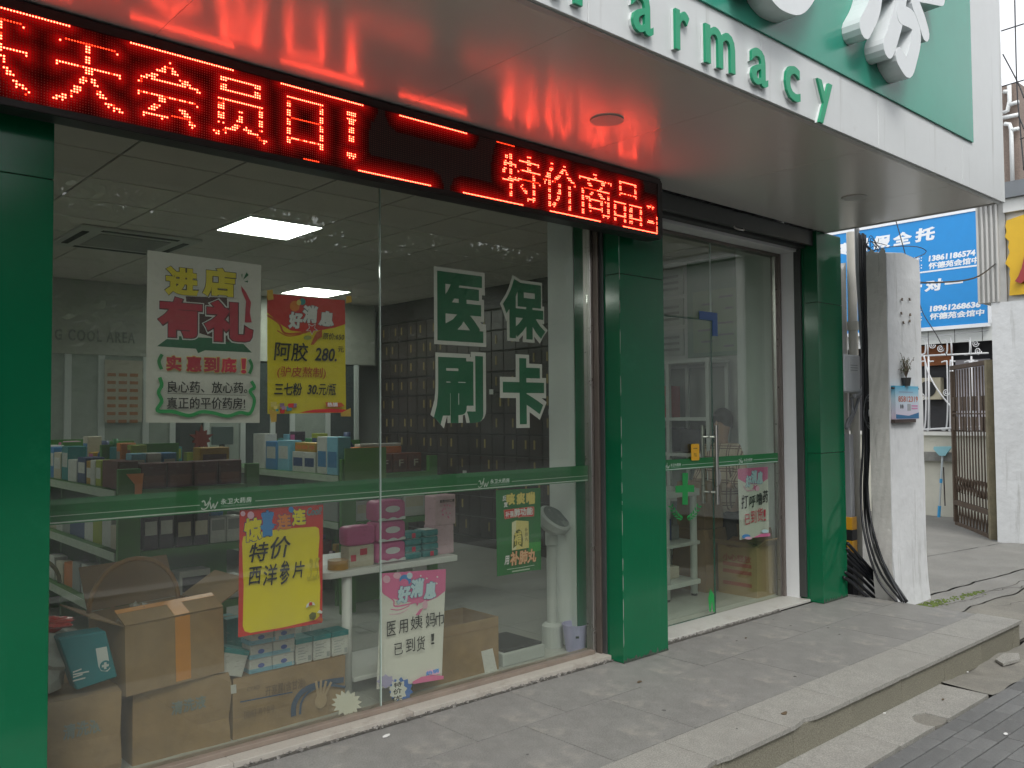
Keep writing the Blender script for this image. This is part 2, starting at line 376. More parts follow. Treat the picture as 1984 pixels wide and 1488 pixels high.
part(mm, 'moss', moss, kind='stuff', label='bright green moss growing at the foot of the white gate post', cat='moss')

# ================================================================ PHARMACY BUILDING
green = M('green_panel', (.004,.115,.048), .12, var=.10, scale=1.2, spec=.5, bump=.035, bscale=2.2, dirt=((.02,.17,.085), 2.0, .56, .35), streak=((.03,.15,.08), 9., .5, .60, .35))
green_sign = M('green_sign_panel', (.035,.27,.19), .24, var=.12, scale=.8)
white_acp = M('white_composite_panel', (.57,.59,.59), .35, var=.09, scale=1.2, streak=((.30,.30,.28), 9., .6, .585, .6), dirt=((.40,.40,.38), 5., .64, .5))
soffit_m = M('soffit_panel', (.80,.775,.74), .235, metal=.28, var=.03, scale=.5)
white_wall = M('white_plaster', (.72,.73,.73), .7, var=.06, scale=2, bump=.1, bscale=40, streak=((.5,.5,.48), 4, .6, .66, .4))
steel = M('brushed_steel', (.42,.41,.39), .28, metal=.9, var=.1, scale=10)
brown_metal = M('brown_anodised_metal', (.17,.14,.12), .38, metal=.6, var=.15, scale=6)
dark_metal = M('dark_shutter_metal', (.075,.08,.078), .45, metal=.4, var=.2, scale=4)
black = M('black', (.015,.015,.016), .5, var=.2)
black_gap = M('dark_void', (.02,.02,.02), .9)

bld = thing('pharmacy_building', 'pharmacy shop building with green pillars under a white canopy', 'building', (3.9, 3.8, 0))
def pillar(x0, x1, zj, joints):
    p = part(MB().box(x0+.006, x1-.006, 3.606, 4.0, .004, 3.048), 'pillar', black_gap, bld)
    zs = [.002] + joints + [3.046]
    for a, b in zip(zs[:-1], zs[1:]):
        part(MB().box(x0, x1, 3.60, 3.72, a, b-.003), 'panel', green, p, bevel=.002)
    part(MB().box(x0+.0005, x1-.0005, 3.721, 3.998, .002, 3.045), 'panel', green, p)
    return p
pillar(-1.3, .889, 2.4, [2.46])
part(MB().box(-9.6, -1.3, 3.70, 3.99, .001, 3.049), 'added_side_wall', white_wall, bld)  # unseen wall added on the left to keep side sky off the pillar
pillar(4.14, 4.583, 2.4, [2.44])
pillar(6.60, 7.0, 2.4, [1.22, 2.46])
# canopy: soffit, fascia, end; unseen left stretch added to block side sky
seams = [-9.6, -8.4, -7.2, -6.0, -4.8, -3.6, -2.4, -1.2, 0, 1.2, 2.4, 3.6, 4.8, 6.0, 6.742]
for a, b in zip(seams[:-1], seams[1:]):
    part(MB().box(a+.001, b-.001, 2.244, 3.60, 3.05, 3.07), 'soffit_panel', soffit_m, bld)
    part(MB().box(a+.001, b-.001, 2.228, 2.243, 3.043, 4.85), 'fascia_panel', white_acp, bld, bevel=.002)
    part(MB().box(a+.001, b-.001, 2.2435, 2.275, 3.0405, 3.0475), 'drip_edge', white_acp, bld)
part(MB().box(6.743, 6.756, 2.228, 3.98, 3.043, 4.85), 'end_panel', white_acp, bld, bevel=.002)
part(MB().box(-9.6, 6.742, 2.26, 3.98, 4.82, 4.86), 'canopy_roof', white_acp, bld)
part(MB().box(-9.6, 6.9, 3.99, 4.13, 3.06, 7.5), 'upper_wall', white_wall, bld)
part(MB().box(-9.5, 6.165, 2.216, 2.2275, 3.357, 4.80), 'green_sign_panel', green_sign, bld)
# raised letters on the white band
letter_green = M('letter_green', (.012,.28,.14), .35, var=.05)
letter_edge = M('letter_edge_white', (.66,.69,.68), .35, var=.05)
fnF = facing_front(2.228)
zb, zx = 3.083, 3.258
for ch, a, b, v0, v1 in (('P',1.60,1.76,zb,zb+.235), ('h',2.19,2.345,zb,zb+.245), ('a',2.636,2.765,zb,zx), ('r',2.912,3.008,zb,zx), ('m',3.122,3.348,zb,zx), ('a',3.480,3.62,zb,zx), ('c',3.775,3.912,zb,zx), ('y',4.083,4.235,zb-.05,zx)):
    t_ = put_text(MB(), ch, fnF, a, b, v0, v1, d=.0165, th=.008, off=.012, extrude=.1)
    l_ = part(t_, 'letter', letter_green, bld)
    part(put_text(MB(), ch, fnF, a-.003, b-.002, v0-.001, v1+.001, d=.006, th=.0055, off=.014, extrude=.1), 'letter_back', letter_edge, l_)
big_white = M('big_letter_white', (.66,.69,.70), .4, var=.06, scale=3)
fnB = facing_front(2.215)
def brush(strokes, k0=0):                         # big raised character of thick round-ended strokes, points read from the photograph
    for k, (w, pts) in enumerate(strokes):
        pp = [at(1284+x/2.834, y/2.834, 'y', 2.115) for x, y in pts]; pp = smooth_path([(p.x, p.z) for p in pp], 5); W_ = w/2; n = len(pp); L_, R_ = [], []
        for i, p in enumerate(pp):
            a_ = pp[max(i-1, 0)]; b_ = pp[min(i+1, n-1)]; tx, tz = b_[0]-a_[0], b_[1]-a_[1]; l_ = math.hypot(tx, tz) or 1; nx, nz_ = -tz/l_, tx/l_
            L_.append((p[0]+nx*W_, p[1]+nz_*W_)); R_.append((p[0]-nx*W_, p[1]-nz_*W_))
            if i == 0: d0 = math.atan2(tz, tx)
            if i == n-1: d1 = math.atan2(tz, tx)
        cap = lambda c, t: [(c[0]+W_*math.cos(t+q), c[1]+W_*math.sin(t+q)) for q in (R(60), R(30), 0, R(-30), R(-60))]
        poly = L_ + cap(pp[-1], d1) + R_[::-1] + cap(pp[0], d0+math.pi)
        part(MB().prism(poly, fnB, 0, .100+.0012*k), 'letter_stroke', big_white, bld)
brush([(.125, [(1180,-420),(1185,-200),(1168,20),(1112,150)]), (.12, [(1180,-420),(1500,-380)]), (.12, [(1190,-290),(1490,-240)]), (.12, [(1500,-390),(1490,-240)]), (.12, [(1310,-540),(1350,-470)]),
       (.11, [(1330,-190),(1370,-140)]), (.12, [(1230,-80),(1520,-20)]), (.125, [(1310,-60),(1290,70),(1258,190),(1232,262)]), (.115, [(1300,80),(1368,120),(1385,200),(1366,300),(1338,375),(1296,318)]), (.11, [(1378,20),(1412,110),(1432,180)])])
brush([(.12, [(480,-640),(880,-560)]), (.11, [(580,-720),(590,-560)]), (.11, [(760,-690),(760,-520)]), (.11, [(520,-500),(470,-380),(560,-340),(480,-220)]), (.11, [(480,-120),(560,-150)]), (.12, [(660,-480),(620,-330)]),
       (.12, [(640,-400),(840,-350),(850,-200),(800,-60),(735,12),(650,-10),(600,-60)]), (.11, [(680,-260),(730,-180)])])
# recessed downlights in the soffit
ring = M('downlight_rim', (.5,.5,.48), .35, var=.03)
def downlight(px, py):
    q = at(px, py, 'z', 3.05)
    d_ = part(MB().lathe((q.x, q.y, 3.0435), [(.072,.0),(.085,0),(.086,.007),(.072,.007)], 28), 'downlight', ring, bld, smooth=False)
    part(MB().lathe((q.x, q.y, 3.0462), [(.0,.0),(.071,0),(.071,.0032),(0,.0032)], 28), 'diffuser', M('downlight_diffuser', (.42,.41,.39), .4), d_)
downlight(1176, 232); downlight(1655, 382)
q = at(1176, 232, 'z', 3.05)
# head of the openings: shutter housing, white lintel
for a, b in ((.89, 4.139), (4.584, 6.599)):
    sh_ = part(MB().box(a, b, 3.63, 3.66, 2.925, 3.049).box(a, b, 3.661, 3.70, 2.955, 3.049).box(a, b, 3.701, 3.77, 2.915, 3.049), 'shutter_housing', dark_metal, bld, bevel=.004)
    part(MB().box(a, b, 3.772, 3.99, 2.895, 3.052), 'lintel', white_wall, bld)
hk = at(1418, 415, 'y', 3.69)
part(MB().tube(smooth_path([(hk.x-.06, 3.64, 2.935), (hk.x-.055, 3.625, 2.915), (hk.x, 3.62, 2.91), (hk.x+.055, 3.625, 2.915), (hk.x+.06, 3.64, 2.935)], 4), .007, 8), 'shutter_handle', steel, sh_, smooth=True)
# shutter guide rails beside the pillar
for (x0, x1, y0, y1, mt) in ((4.085,4.108,3.80,3.85,steel),(4.110,4.126,3.76,3.85,brown_metal),(4.128,4.139,3.73,3.85,dark_metal),(6.575,6.599,3.74,3.80,dark_metal)):
    part(MB().box(x0, x1, y0, y1, .036, 2.914), 'guide_rail', mt, bld, bevel=.002)
# plaster jamb right of the door, returns and columns inside
part(MB().box(6.575, 6.599, 3.801, 3.93, .022, 2.894), 'door_jamb', white_wall, bld)
inner_wall = M('interior_white', (.66,.70,.69), .6, var=.05, scale=2)
part(MB().box(4.135, 4.58, 4.001, 4.24, .021, 3.039), 'column', inner_wall, bld)
part(MB().box(6.605, 6.9, 4.001, 4.38, .021, 3.039), 'column', inner_wall, bld)
part(MB().box(-1.3, .87, 4.001, 4.3, .021, 3.039), 'column', inner_wall, bld)
# sills
sillm = M('sill_granite', (.40,.375,.33), .6, var=.12, scale=3, speck=(260,.12), dirt=((.2,.17,.14), 3, .55, .6))
base_ch = M('sill_channel', (.27,.22,.18), .45, metal=.2, var=.2, scale=4)
for a, b in ((.89,1.66),(1.66,2.62),(2.62,3.45),(3.45,4.139)):
    part(MB().box(a+.001, b-.001, 3.70+random.uniform(-.004,.004), 3.90, .001, .034+random.uniform(-.001,.001)), 'sill', sillm, bld, bevel=.002)
part(MB().box(.89, 4.084, 3.788, 3.87, .0345, .058), 'sill_channel', base_ch, bld, bevel=.002)
for a, b in ((4.584,5.62),(5.62,6.599)):
    part(MB().box(a+.001, b-.001, 3.715+random.uniform(-.004,.004), 4.05, .001, .022+random.uniform(-.001,.001)), 'threshold', M('threshold_granite', (.46,.455,.42), .55, var=.12, scale=3, speck=(260,.1), dirt=((.28,.26,.22), 3, .56, .5)), bld, bevel=.002)
# grime splashed on the pillar feet, broken sealant along the middle pillar
grim = M('foot_grime', (.045,.06,.045), .9, var=.5, scale=30)
for (a, b) in ((-1.3,.889),(4.14,4.583),(6.60,7.0)):
    n = 40; rs_ = random.Random(int(a*10)); up = [(b-(b-a)*i/n, .006+abs(rs_.gauss(0,.012))+(.02 if rs_.random() < .12 else 0)) for i in range(n+1)]
    part(MB().prism([(a, .0025), (b, .0025)] + up, facing_front(3.60), .0004, .0010), 'foot_grime', grim, bld, kind='stuff')
seal = MB(); z = .1; rs_ = random.Random(2)
while z < 2.7:
    h = rs_.uniform(.02,.16); seal.prism([(4.1395, z), (4.1395+rs_.uniform(.001,.004), z+h*.2), (4.1395+rs_.uniform(.001,.005), z+h*.8), (4.1395, z+h)], facing_front(3.60), .0006, .0016); z += h+rs_.uniform(.0,.14)
part(seal, 'broken_sealant', M('old_sealant', (.36,.37,.35), .7, var=.2), bld, kind='stuff')
gum = MB(); rs_ = random.Random(6)
for i in range(15):
    x, y = rs_.uniform(1.0, 7.0), rs_.uniform(2.42, 3.62); r_ = rs_.uniform(.005,.012)
    gum.prism([(x+r_*rs_.uniform(.7,1.2)*math.cos(t), y+r_*rs_.uniform(.7,1.2)*math.sin(t)) for t in [k*.7 for k in range(9)]], lambda u, v, d: (u, v, d), .0012, .0022)
part(gum, 'gum_spots', M('old_gum', (.125,.122,.114), .8, var=.4, scale=20), plat, kind='stuff')
# crumbling mortar along the sill
rub = MB()
for i in range(620):
    x = random.choice((random.uniform(.9,4.13), random.uniform(4.6,6.1))); y = (3.692 if x < 4.2 else 3.708) + random.gauss(0,.006); s_ = abs(random.gauss(.003,.0025))+.001
    rub.obox((x, y, .003+random.uniform(0,.012)), (s_*2.4, s_*1.6, s_*1.3), random.random()*3, random.random()*3)
part(rub, 'crumbled_mortar', M('crumbled_mortar', (.24,.23,.21), .95, var=.85, scale=60), bld, kind='stuff')
part(MB().box(.89, 6.1, 3.684, 3.699, .0005, .009), 'mortar_bed', crack_m, bld)
# ================================================================ LED SCROLLING SIGN
led_body = M('led_housing', (.02,.017,.017), .35, var=.1)
led_face = M('led_mask', (.018,.012,.012), .6, var=.1)
led_off = M('led_unlit', (.16,.075,.06), .4, var=.2, scale=40)
led_on = emit_mat('led_lit', (1., .055, .026), 12.)
led_dim = emit_mat('led_lit_fading', (1., .04, .012), 2.2)
led = thing('led_sign', 'black LED sign with red scrolling Chinese characters under the canopy', 'LED sign', (2.25, 3.48, 2.652))
LX0, LX1, LZ0, LZ1, LY = .06, 4.368, 2.653, 3.042, 3.43
def rrect(x0, x1, z0, z1, r, n=5):
    o = []
    for cx, cz, t in ((x1-r, z0+r, -90), (x1-r, z1-r, 0), (x0+r, z1-r, 90), (x0+r, z0+r, 180)):
        o += [(cx+r*math.cos(R(t+90*i/n)), cz+r*math.sin(R(t+90*i/n))) for i in range(n+1)]
    return o
fl = facing_front(LY)
part(MB().prism(rrect(LX0, LX1, LZ0, LZ1, .028), fl, -.10, -.006), 'housing', led_body, led)
col1 = at(1273.6, 452.2, 'y', LY).x; row0 = at(1273.6, 452.2, 'y', LY).z
NR = 32; NC = 416; colx = lambda c: col1 - (NC-1-c)*.01; rowz = lambda r: row0 + r*.01
zt = rowz(31)+.007; zbm = row0-.007; xr = col1+.007; xl = colx(0)-.007
bz = part(MB().box(LX0+.02, LX1-.02, LY-.001, LY+.0055, zt, LZ1-.002).box(LX0+.02, LX1-.02, LY-.001, LY+.0055, LZ0+.002, zbm)
     .box(xr, LX1-.003, LY-.0012, LY+.0054, LZ0+.024, LZ1-.024).box(LX0+.003, xl, LY-.0012, LY+.0054, LZ0+.024, LZ1-.024), 'bezel', led_body, led)
part(MB().box(xl, xr, LY+.0045, LY+.0056, zbm, zt), 'mask', led_face, led)
on = set(); dim = set()
def inside(body, nx, ny, bold=.0):
    key = ('tri', body, bold)
    if key not in _gl:
        vs, fs = glyphs(body, 0., 0., 0., 1.); tr = []
        for f in fs:
            for i in range(1, len(f)-1): tr.append((vs[f[0]], vs[f[i]], vs[f[i+1]]))
        _gl[key] = tr
    for a, b, c in _gl[key]:
        d1 = (nx-b[0])*(a[1]-b[1])-(a[0]-b[0])*(ny-b[1]); d2 = (nx-c[0])*(b[1]-c[1])-(b[0]-c[0])*(ny-c[1]); d3 = (nx-a[0])*(c[1]-a[1])-(c[0]-a[0])*(ny-a[1])
        if not ((d1 < 0 or d2 < 0 or d3 < 0) and (d1 > 0 or d2 > 0 or d3 > 0)): return True
    return False
def xcol(px, py): return round((at(px, py, 'y', LY).x - colx(0))/.01)
def led_char(ch, px0, px1, py, r0=3, r1=27):
    c0, c1 = xcol(px0, py), xcol(px1, py); cell = set()
    for c in range(max(0, c0), c1+1):
        for r in range(r0, r1+1):
            nx = (c-c0+.5)/(c1-c0+1); ny = (r-r0+.5)/(r1-r0+1)
            hit = any(inside(ch, nx+dx, ny+dy) for dx, dy in ((0,0),))
            if hit: cell.add((c, r))
    for (c, r) in cell:                            # one-dot horizontals, two-dot verticals, one scan row in four dark
        if (c, r+1) in cell and (c, r-1) not in cell and (c-1, r) in cell and (c+1, r) in cell and (c-1, r+1) in cell and (c+1, r+1) in cell: continue
        k = (r + c//60) % 4
        hz = (c-1, r) in cell and (c+1, r) in cell and (c-2, r) in cell
        if k == 3 and not hz: continue
        (dim if k == 3 or (k == 2 and random.random() < .25) else on).add((c, r))
led_char('天', -62, 58, 60, 2, 27); led_char('天', 103, 237, 120, 2, 26); led_char('会', 262, 388, 175); led_char('员', 414, 517, 205); led_char('日', 557, 624, 235, 5, 26)
led_char('！', 675, 690, 255, 5, 26); led_char('特', 975, 1046, 350); led_char('价', 1054, 1118, 365); led_char('商', 1124, 1184, 385); led_char('品', 1191, 1243, 400); led_char('：', 1256, 1268, 420, 5, 17)
for a, b, py, r in ((0,134,25,31),(255,451,110,31),(545,702,180,31),(777,905,240,31),(697,834,345,0),(900,1013,385,0),(1067,1164,420,0),(1208,1274,445,0)):
    for c in range(max(0, xcol(a, py)), min(NC, xcol(b, py)+1)): on.add((c, r))
for a, b, py, r in ((590,617,310,0),(963,996,285,31)):
    for c in range(xcol(a, py), xcol(b, py)+1): dim.add((c, r))
for r in (1,2,3,4,6,7,9,10): on.add((NC-1, r))
dim -= on
def dots(s_, rad, y, n):
    mb = MB()
    for c, r in s_:
        x, z = colx(c), rowz(r); o = len(mb.v)
        for j in range(n): mb.v.append((x+rad*math.cos(2*math.pi*j/n), y, z+rad*math.sin(2*math.pi*j/n)))
        mb.f.append(tuple(o+j for j in range(n)))
    return mb
off = [(c, r) for c in range(NC) for r in range(NR) if (c, r) not in on and (c, r) not in dim]
part(dots(off, .0026, LY+.0038, 6), 'unlit_diodes', led_off, led, kind='stuff', recalc=False)
part(dots(on, .0033, LY+.0030, 8), 'lit_diodes', led_on, led, kind='stuff', recalc=False)
part(dots(dim, .0032, LY+.0030, 8), 'fading_diodes', led_dim, led, kind='stuff', recalc=False)
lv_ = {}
for c, r in on:                                   # red bloom painted as emissive squares round each lit diode
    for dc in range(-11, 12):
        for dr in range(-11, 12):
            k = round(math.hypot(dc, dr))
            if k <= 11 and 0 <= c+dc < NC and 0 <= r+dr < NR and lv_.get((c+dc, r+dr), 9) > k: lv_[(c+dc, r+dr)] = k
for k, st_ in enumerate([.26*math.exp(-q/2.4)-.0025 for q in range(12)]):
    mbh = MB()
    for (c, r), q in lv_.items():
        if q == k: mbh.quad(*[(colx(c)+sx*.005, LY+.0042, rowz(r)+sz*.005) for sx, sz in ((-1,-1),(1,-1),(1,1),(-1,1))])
    if mbh.v: part(mbh, 'painted_bloom', emit_mat('led_painted_bloom_%d' % k, (1., .006, .006), st_), led, kind='stuff', recalc=False)

# ================================================================ SHOP WINDOW
YG = 3.83
glass_w = glass_mat('window_glass', (.925,.94,.90), extra=.042, r0=.066)
glass_d = glass_mat('door_glass', (.90,.935,.89), extra=.016, r0=.055)
glass_edge = M('glass_edge', (.45,.55,.50), .25, var=.05)
win = thing('shop_window', 'large shop window of two glass panes with a green film band', 'window', (2.5, YG, .036))
xm = 2.506
for a, b in ((.889, xm-.003), (xm+.003, 4.084)):
    part(MB().box(a, b, YG-.005, YG+.005, .0585, 2.90), 'pane', glass_w, win)
part(MB().box(xm-.0026, xm+.0026, YG-.0055, YG+.0055, .0585, 2.90), 'pane_joint', glass_edge, win)
part(MB().box(4.0845, 4.11, YG-.02, YG+.03, .0585, 2.90), 'frame', steel, win)
film = M('green_film', (.012,.165,.045), .4, var=.06, scale=3)
film_line = M('film_line', (.62,.70,.64), .4, var=.03)
def film_band(parent, x0, x1, Y, z0, z1, logos):
    fn = facing_front(Y)
    b = part(MB().box(x0, x1, Y-.0006, Y+.0006, z0, z1), 'film_band', film, parent)
    part(MB().box(x0, x1, Y-.0011, Y-.0007, z0+.005, z0+.0105), 'film_line', film_line, b)
    xs = x0
    for lx, s_ in logos:
        part(MB().box(xs, lx-.03*s_, Y-.0011, Y-.0007, z0+.034, z0+.0365), 'film_line', film_line, b)
        mb = MB(); zc = z0+.022
        def st(pts, w): ribbon(mb, smooth_path([(lx+p[0]*s_*.01, zc+p[1]*s_*.01) for p in pts], 5), w*s_*.01, fn, .0011)
        st([(-1.5,4.2),(0,5),(1,2.8),(.6,1.6)], 1.0); st([(.6,1.6),(2,2),(4.2,4.8),(5,6.6),(4.2,6.9)], .8); st([(4.6,6.2),(3.4,2),(1.6,-.6),(-1.2,-.9),(-1.6,.2)], .8)
        st([(4.4,4.2),(5,1),(5.4,-.9),(6.6,1.4),(7.2,2.6)], .9); st([(7.2,2.6),(7.5,.2),(8,-.8),(9.4,1.8),(10.4,3.6)], .9)
        part(mb, 'logo', film_line, b)
        t_ = MB(); put_text(t_, '永卫大药房', fn, lx+.125*s_, lx+.365*s_, zc+.014*s_, zc+.056*s_, d=.0011, th=.0003, bold=.02, spacing=1.12)
        part(t_, 'printed_lettering', film_line, b)
        t_ = MB(); put_text(t_, 'YONGWEI PHARMACY', fn, lx+.125*s_, lx+.365*s_, zc-.006*s_, zc+.008*s_, d=.0011, th=.0003)
        part(t_, 'printed_lettering', M('film_small_print', (.35,.55,.42), .4), b)
        xs = lx+.395*s_
    part(MB().box(xs, x1, Y-.0011, Y-.0007, z0+.034, z0+.0365), 'film_line', film_line, b)
lx1 = at(396, 970, 'y', YG).x; lx2 = at(931, 935, 'y', YG).x
film_band(win, .889, 4.084, YG+.0062, 1.122, 1.224, [(lx1, .62), (lx2, .62)])

# ================================================================ GLASS DOOR
YD = 3.95
door = thing('glass_door', 'glass shop door with long steel pull handle and green film band', 'door', (5.6, YD, .022))
xe = at(1386, 1190, 'y', YD).x; xR = 6.545
edge_green = M('cut_glass_edge', (.02,.10,.07), .2, var=.05)
part(MB().box(4.59, xe-.004, YD-.006, YD+.006, .026, 2.262), 'door_leaf', glass_d, door)
part(MB().box(xe-.0036, xe-.0004, YD-.0065, YD+.0065, .026, 2.262).box(4.59, xe-.004, YD-.0063, YD+.0063, .0225, .0258).box(4.59, xe, YD-.0064, YD+.0064, 2.2625, 2.268), 'glass_edge', edge_green, door)
part(MB().box(xe+.004, xR, YD-.006, YD+.006, .024, 2.87), 'side_pane', glass_d, door)
part(MB().box(4.59, xe-.004, YD-.006, YD+.006, 2.275, 2.87), 'transom_pane', glass_d, door)
part(MB().box(xe-.003, xe+.003, YD-.0062, YD+.0062, 2.275, 2.87), 'pane_joint', glass_edge, door)
frame_m = M('door_frame_metal', (.19,.165,.15), .4, metal=.55, var=.1, scale=5)
part(MB().box(xR+.0005, 6.5735, YD-.035, YD+.05, .0225, 2.894), 'frame', frame_m, door, bevel=.003)
part(MB().box(4.59, xR, YD-.03, YD+.05, 2.8715, 2.894), 'frame', frame_m, door, bevel=.003)
part(MB().box(xR-.03, xR, YD-.012, YD+.012, .0245, 2.8705), 'frame', steel, door)
bl = M('blue_corner_guard', (.03,.10,.30), .4, var=.1)
part(MB().box(xe-.16, xe+.07, YD-.013, YD-.007, 2.268, 2.33).box(xe+.005, xe+.07, YD-.013, YD-.007, 2.15, 2.2675), 'corner_guard', bl, door)
hx = xe-.035
hd = part(MB().cyl((hx, YD-.06, .86), (hx, YD-.06, 1.46), .0145, n=16), 'handle', steel, door, smooth=False)
for z in (.95, 1.37): part(MB().cyl((hx, YD-.06, z), (hx, YD-.006, z), .009, n=10), 'handle_bracket', steel, hd)
hb = part(MB().cyl((hx-.01, YD+.06, .86), (hx-.01, YD+.06, 1.46), .0145, n=16), 'handle', steel, door)
for z in (.95, 1.37): part(MB().cyl((hx-.01, YD+.006, z), (hx-.01, YD+.06, z), .009, n=10), 'handle_bracket', steel, hb)
part(MB().prism(ell(xe+.006, 1.06, .075, .085, 16, -math.pi/2, math.pi/2), facing_front(YD), .007, .018), 'lock', steel, door, bevel=.002)
s2 = .50
film_band(door, 4.59, xe-.006, YD-.0075, 1.137, 1.216, [(at(1287, 905, 'y', YD).x, s2)])
film_band(door, xe+.006, xR-.031, YD-.0075, 1.137, 1.216, [(at(1431, 897, 'y', YD).x, s2)])
gs = M('green_sticker', (.01,.28,.06), .4, var=.08)
def zz(ox, oy, s): return lambda x, y: (ox + x/s, oy + y/s)
mp = zz(1270, 760, 4.96)
def dpt(x, y): q = at(*mp(x, y), 'y', YD); return (q.x, q.z)
fd = facing_front(YD)
cr = MB().prism([dpt(*p) for p in ((252,775),(305,775),(303,890),(365,893),(365,960),(303,955),(303,1080),(250,1080),(252,962),(185,965),(185,900),(252,893))], fd, .0065, .0072)
part(cr, 'cross_sticker', gs, door)
lv = MB()
for side in (-1, 1):
    for i in range(6):
        t = i/5; cx = 275+side*(20+105*t); cy = 1215-95*t*t-12*t
        for k in (-1, 1):
            a = math.atan2(-(.4+1.5*t), side) + k*.7; L_ = 44
            lv.prism([dpt(cx, cy), dpt(cx+L_*.5*math.cos(a)-8*math.sin(a), cy+L_*.5*math.sin(a)+8*math.cos(a)), dpt(cx+L_*math.cos(a), cy+L_*math.sin(a)), dpt(cx+L_*.5*math.cos(a)+8*math.sin(a), cy+L_*.5*math.sin(a)-8*math.cos(a))], fd, .0065+.0002*i, .0072+.0002*i)
part(lv, 'laurel_sticker', gs, door)
mq = zz(1270, 960, 5.72)
def dq(x, y): q = at(*mq(x, y), 'y', YD); return (q.x, q.z)
part(MB().prism([dq(*p) for p in ((600,1035),(640,1100),(650,1290),(630,1285),(620,1150),(602,1290),(588,1280),(578,1130))], fd, .0065, .0072), 'peeled_sticker', gs, door)
tagm = M('pull_tag_yellow', (.80,.42,.01), .4, var=.05)
tg = part(MB().prism(rrect(*pxbox(1339, 860, 1354, 892, YD-.02), .012), facing_front(YD-.02), 0, .004), 'pull_tag', tagm, None, label='small yellow tag with a black character hanging on the door handle', cat='tag')
u0,u1,v0,v1 = pxbox(1339, 860, 1354, 892, YD-.02)
part(put_text(MB(), '拉', facing_front(YD-.02), u0+.02, u1-.02, v0+.085, v1-.03, d=.0046, th=.0004, bold=.03), 'printed_lettering', black, tg)
part(put_text(MB(), 'PULL', facing_front(YD-.02), u0+.03, u1-.03, v0+.03, v0+.055, d=.0046, th=.0004), 'printed_lettering', black, tg)

# ================================================================ POSTERS AND STICKERS ON THE GLASS
def P_(n, c, r=.55): return M('print_'+n, c, r, var=.03, scale=4)
paper_w = M('paper_white', (.72,.71,.66), .7, var=.04, scale=3)
ink = P_('ink_black', (.012,.012,.012)); y_ = P_('yellow', (.80,.66,.015)); rd = P_('red', (.62,.03,.025)); crim = P_('crimson', (.50,.02,.055)); grn = P_('green', (.02,.27,.07)); dgr = P_('deep_green', (.006,.13,.055))
wht = P_('white', (.76,.77,.76)); pnk = P_('pink', (.74,.16,.36)); blu = P_('blue', (.05,.25,.62)); org = P_('orange', (.75,.22,.03)); navy = P_('navy', (.02,.05,.20)); pale = P_('pale_blue', (.55,.72,.82)); brn = P_('red_brown', (.55,.10,.02)); gold = P_('gold', (.75,.62,.15)); lpnk = P_('light_pink', (.78,.45,.58)); lgrn = P_('bright_green', (.04,.30,.05))
class Poster:
    def __init__(s, name, label, cat, Y, ox, oy, sc_, corners, paper, group=None, curl=0.):
        s.Y = Y; s.m = zz(ox, oy, sc_); s.fn = facing_front(Y); s.k = 0
        pts = [s.p(*c) for c in corners]
        xs = sum(p[0] for p in pts)/len(pts); z0 = min(p[1] for p in pts)
        s.root = thing(name, label, cat, (xs, Y, z0), group)
        part(MB().prism(pts, s.fn, -.0008, 0), 'paper', paper, s.root)
    def p(s, x, y): q = at(*s.m(x, y), 'y', s.Y); return (q.x, q.z)
    def d(s): s.k += 1; return .0004 + .00035*s.k
    def poly(s, pts, mat, name='printed_shape'):
        d = s.d(); part(MB().prism([s.p(*p) for p in pts], s.fn, d-.0003, d), name, mat, s.root, recalc=False)
    def line(s, pts, w, mat, sm=True, closed=False):
        d = s.d(); pp = [s.p(*p) for p in pts]; wm = abs(s.p(w, 700)[0]-s.p(0, 700)[0])
        part(ribbon(MB(), smooth_path(pp, 5) if sm else pp, wm, s.fn, d, closed), 'printed_line', mat, s.root, recalc=False)
    def txt(s, body, x0, y0, x1, y1, mat, bold=0., shear=0., outline=None, spacing=1.):
        a, c = s.m(x0, y0), s.m(x1, y1); bx = pxbox(a[0], a[1], c[0], c[1], s.Y)
        if outline:
            for om, ob in outline:
                e = (bx[1]-bx[0])*.0+ob*.9*(bx[3]-bx[2]); d = s.d()
                part(put_text(MB(), body, s.fn, bx[0]-e, bx[1]+e, bx[2]-e, bx[3]+e, d=d, th=.00015, bold=bold+ob, shear=shear, spacing=spacing), 'printed_lettering', om, s.root, recalc=False); s.k += 1
        d = s.d()
        part(put_text(MB(), body, s.fn, *bx, d=d+.0002, th=.00015, bold=bold, shear=shear, spacing=spacing), 'printed_lettering', mat, s.root, recalc=False); s.k += 1

YP = 3.852
# --- white poster
A = Poster('poster', 'white poster with yellow and crimson characters and a wavy green border', 'poster', YP, 270, 470, 4.13, ((65,60),(975,180),(962,1443),(50,1440)), paper_w)
A.poly(((140,830),(255,745),(500,760),(790,770),(900,880),(525,862),(470,885),(452,850)), dgr)
A.poly(((370,430),(700,440),(720,800),(400,700)), P_('dark_maroon', (.06,.015,.015)))
A.txt('有', 145, 440, 500, 760, crim, .05, outline=((wht,.06),(P_('maroon_outline', (.10,.01,.02)),.028)))
A.txt('礼', 515, 470, 905, 795, crim, .05, outline=((wht,.06),(P_('maroon_outline', (.10,.01,.02)),.028)))
A.poly(((810,345),(850,400),(890,480),(880,560),(895,640),(840,640),(845,540),(850,470),(815,390)), crim)
A.txt('进', 200, 200, 470, 430, y_, .055, outline=((wht,.06),(P_('dark_brown', (.05,.03,.01)),.03)))
A.txt('店', 500, 205, 765, 440, y_, .055, outline=((wht,.06),(P_('dark_brown', (.05,.03,.01)),.03)))
for q_ in (((815,290),(808,258),(818,250)),((822,300),(850,240),(868,262)),((830,315),(862,305),(860,322))): A.poly(q_, dgr)
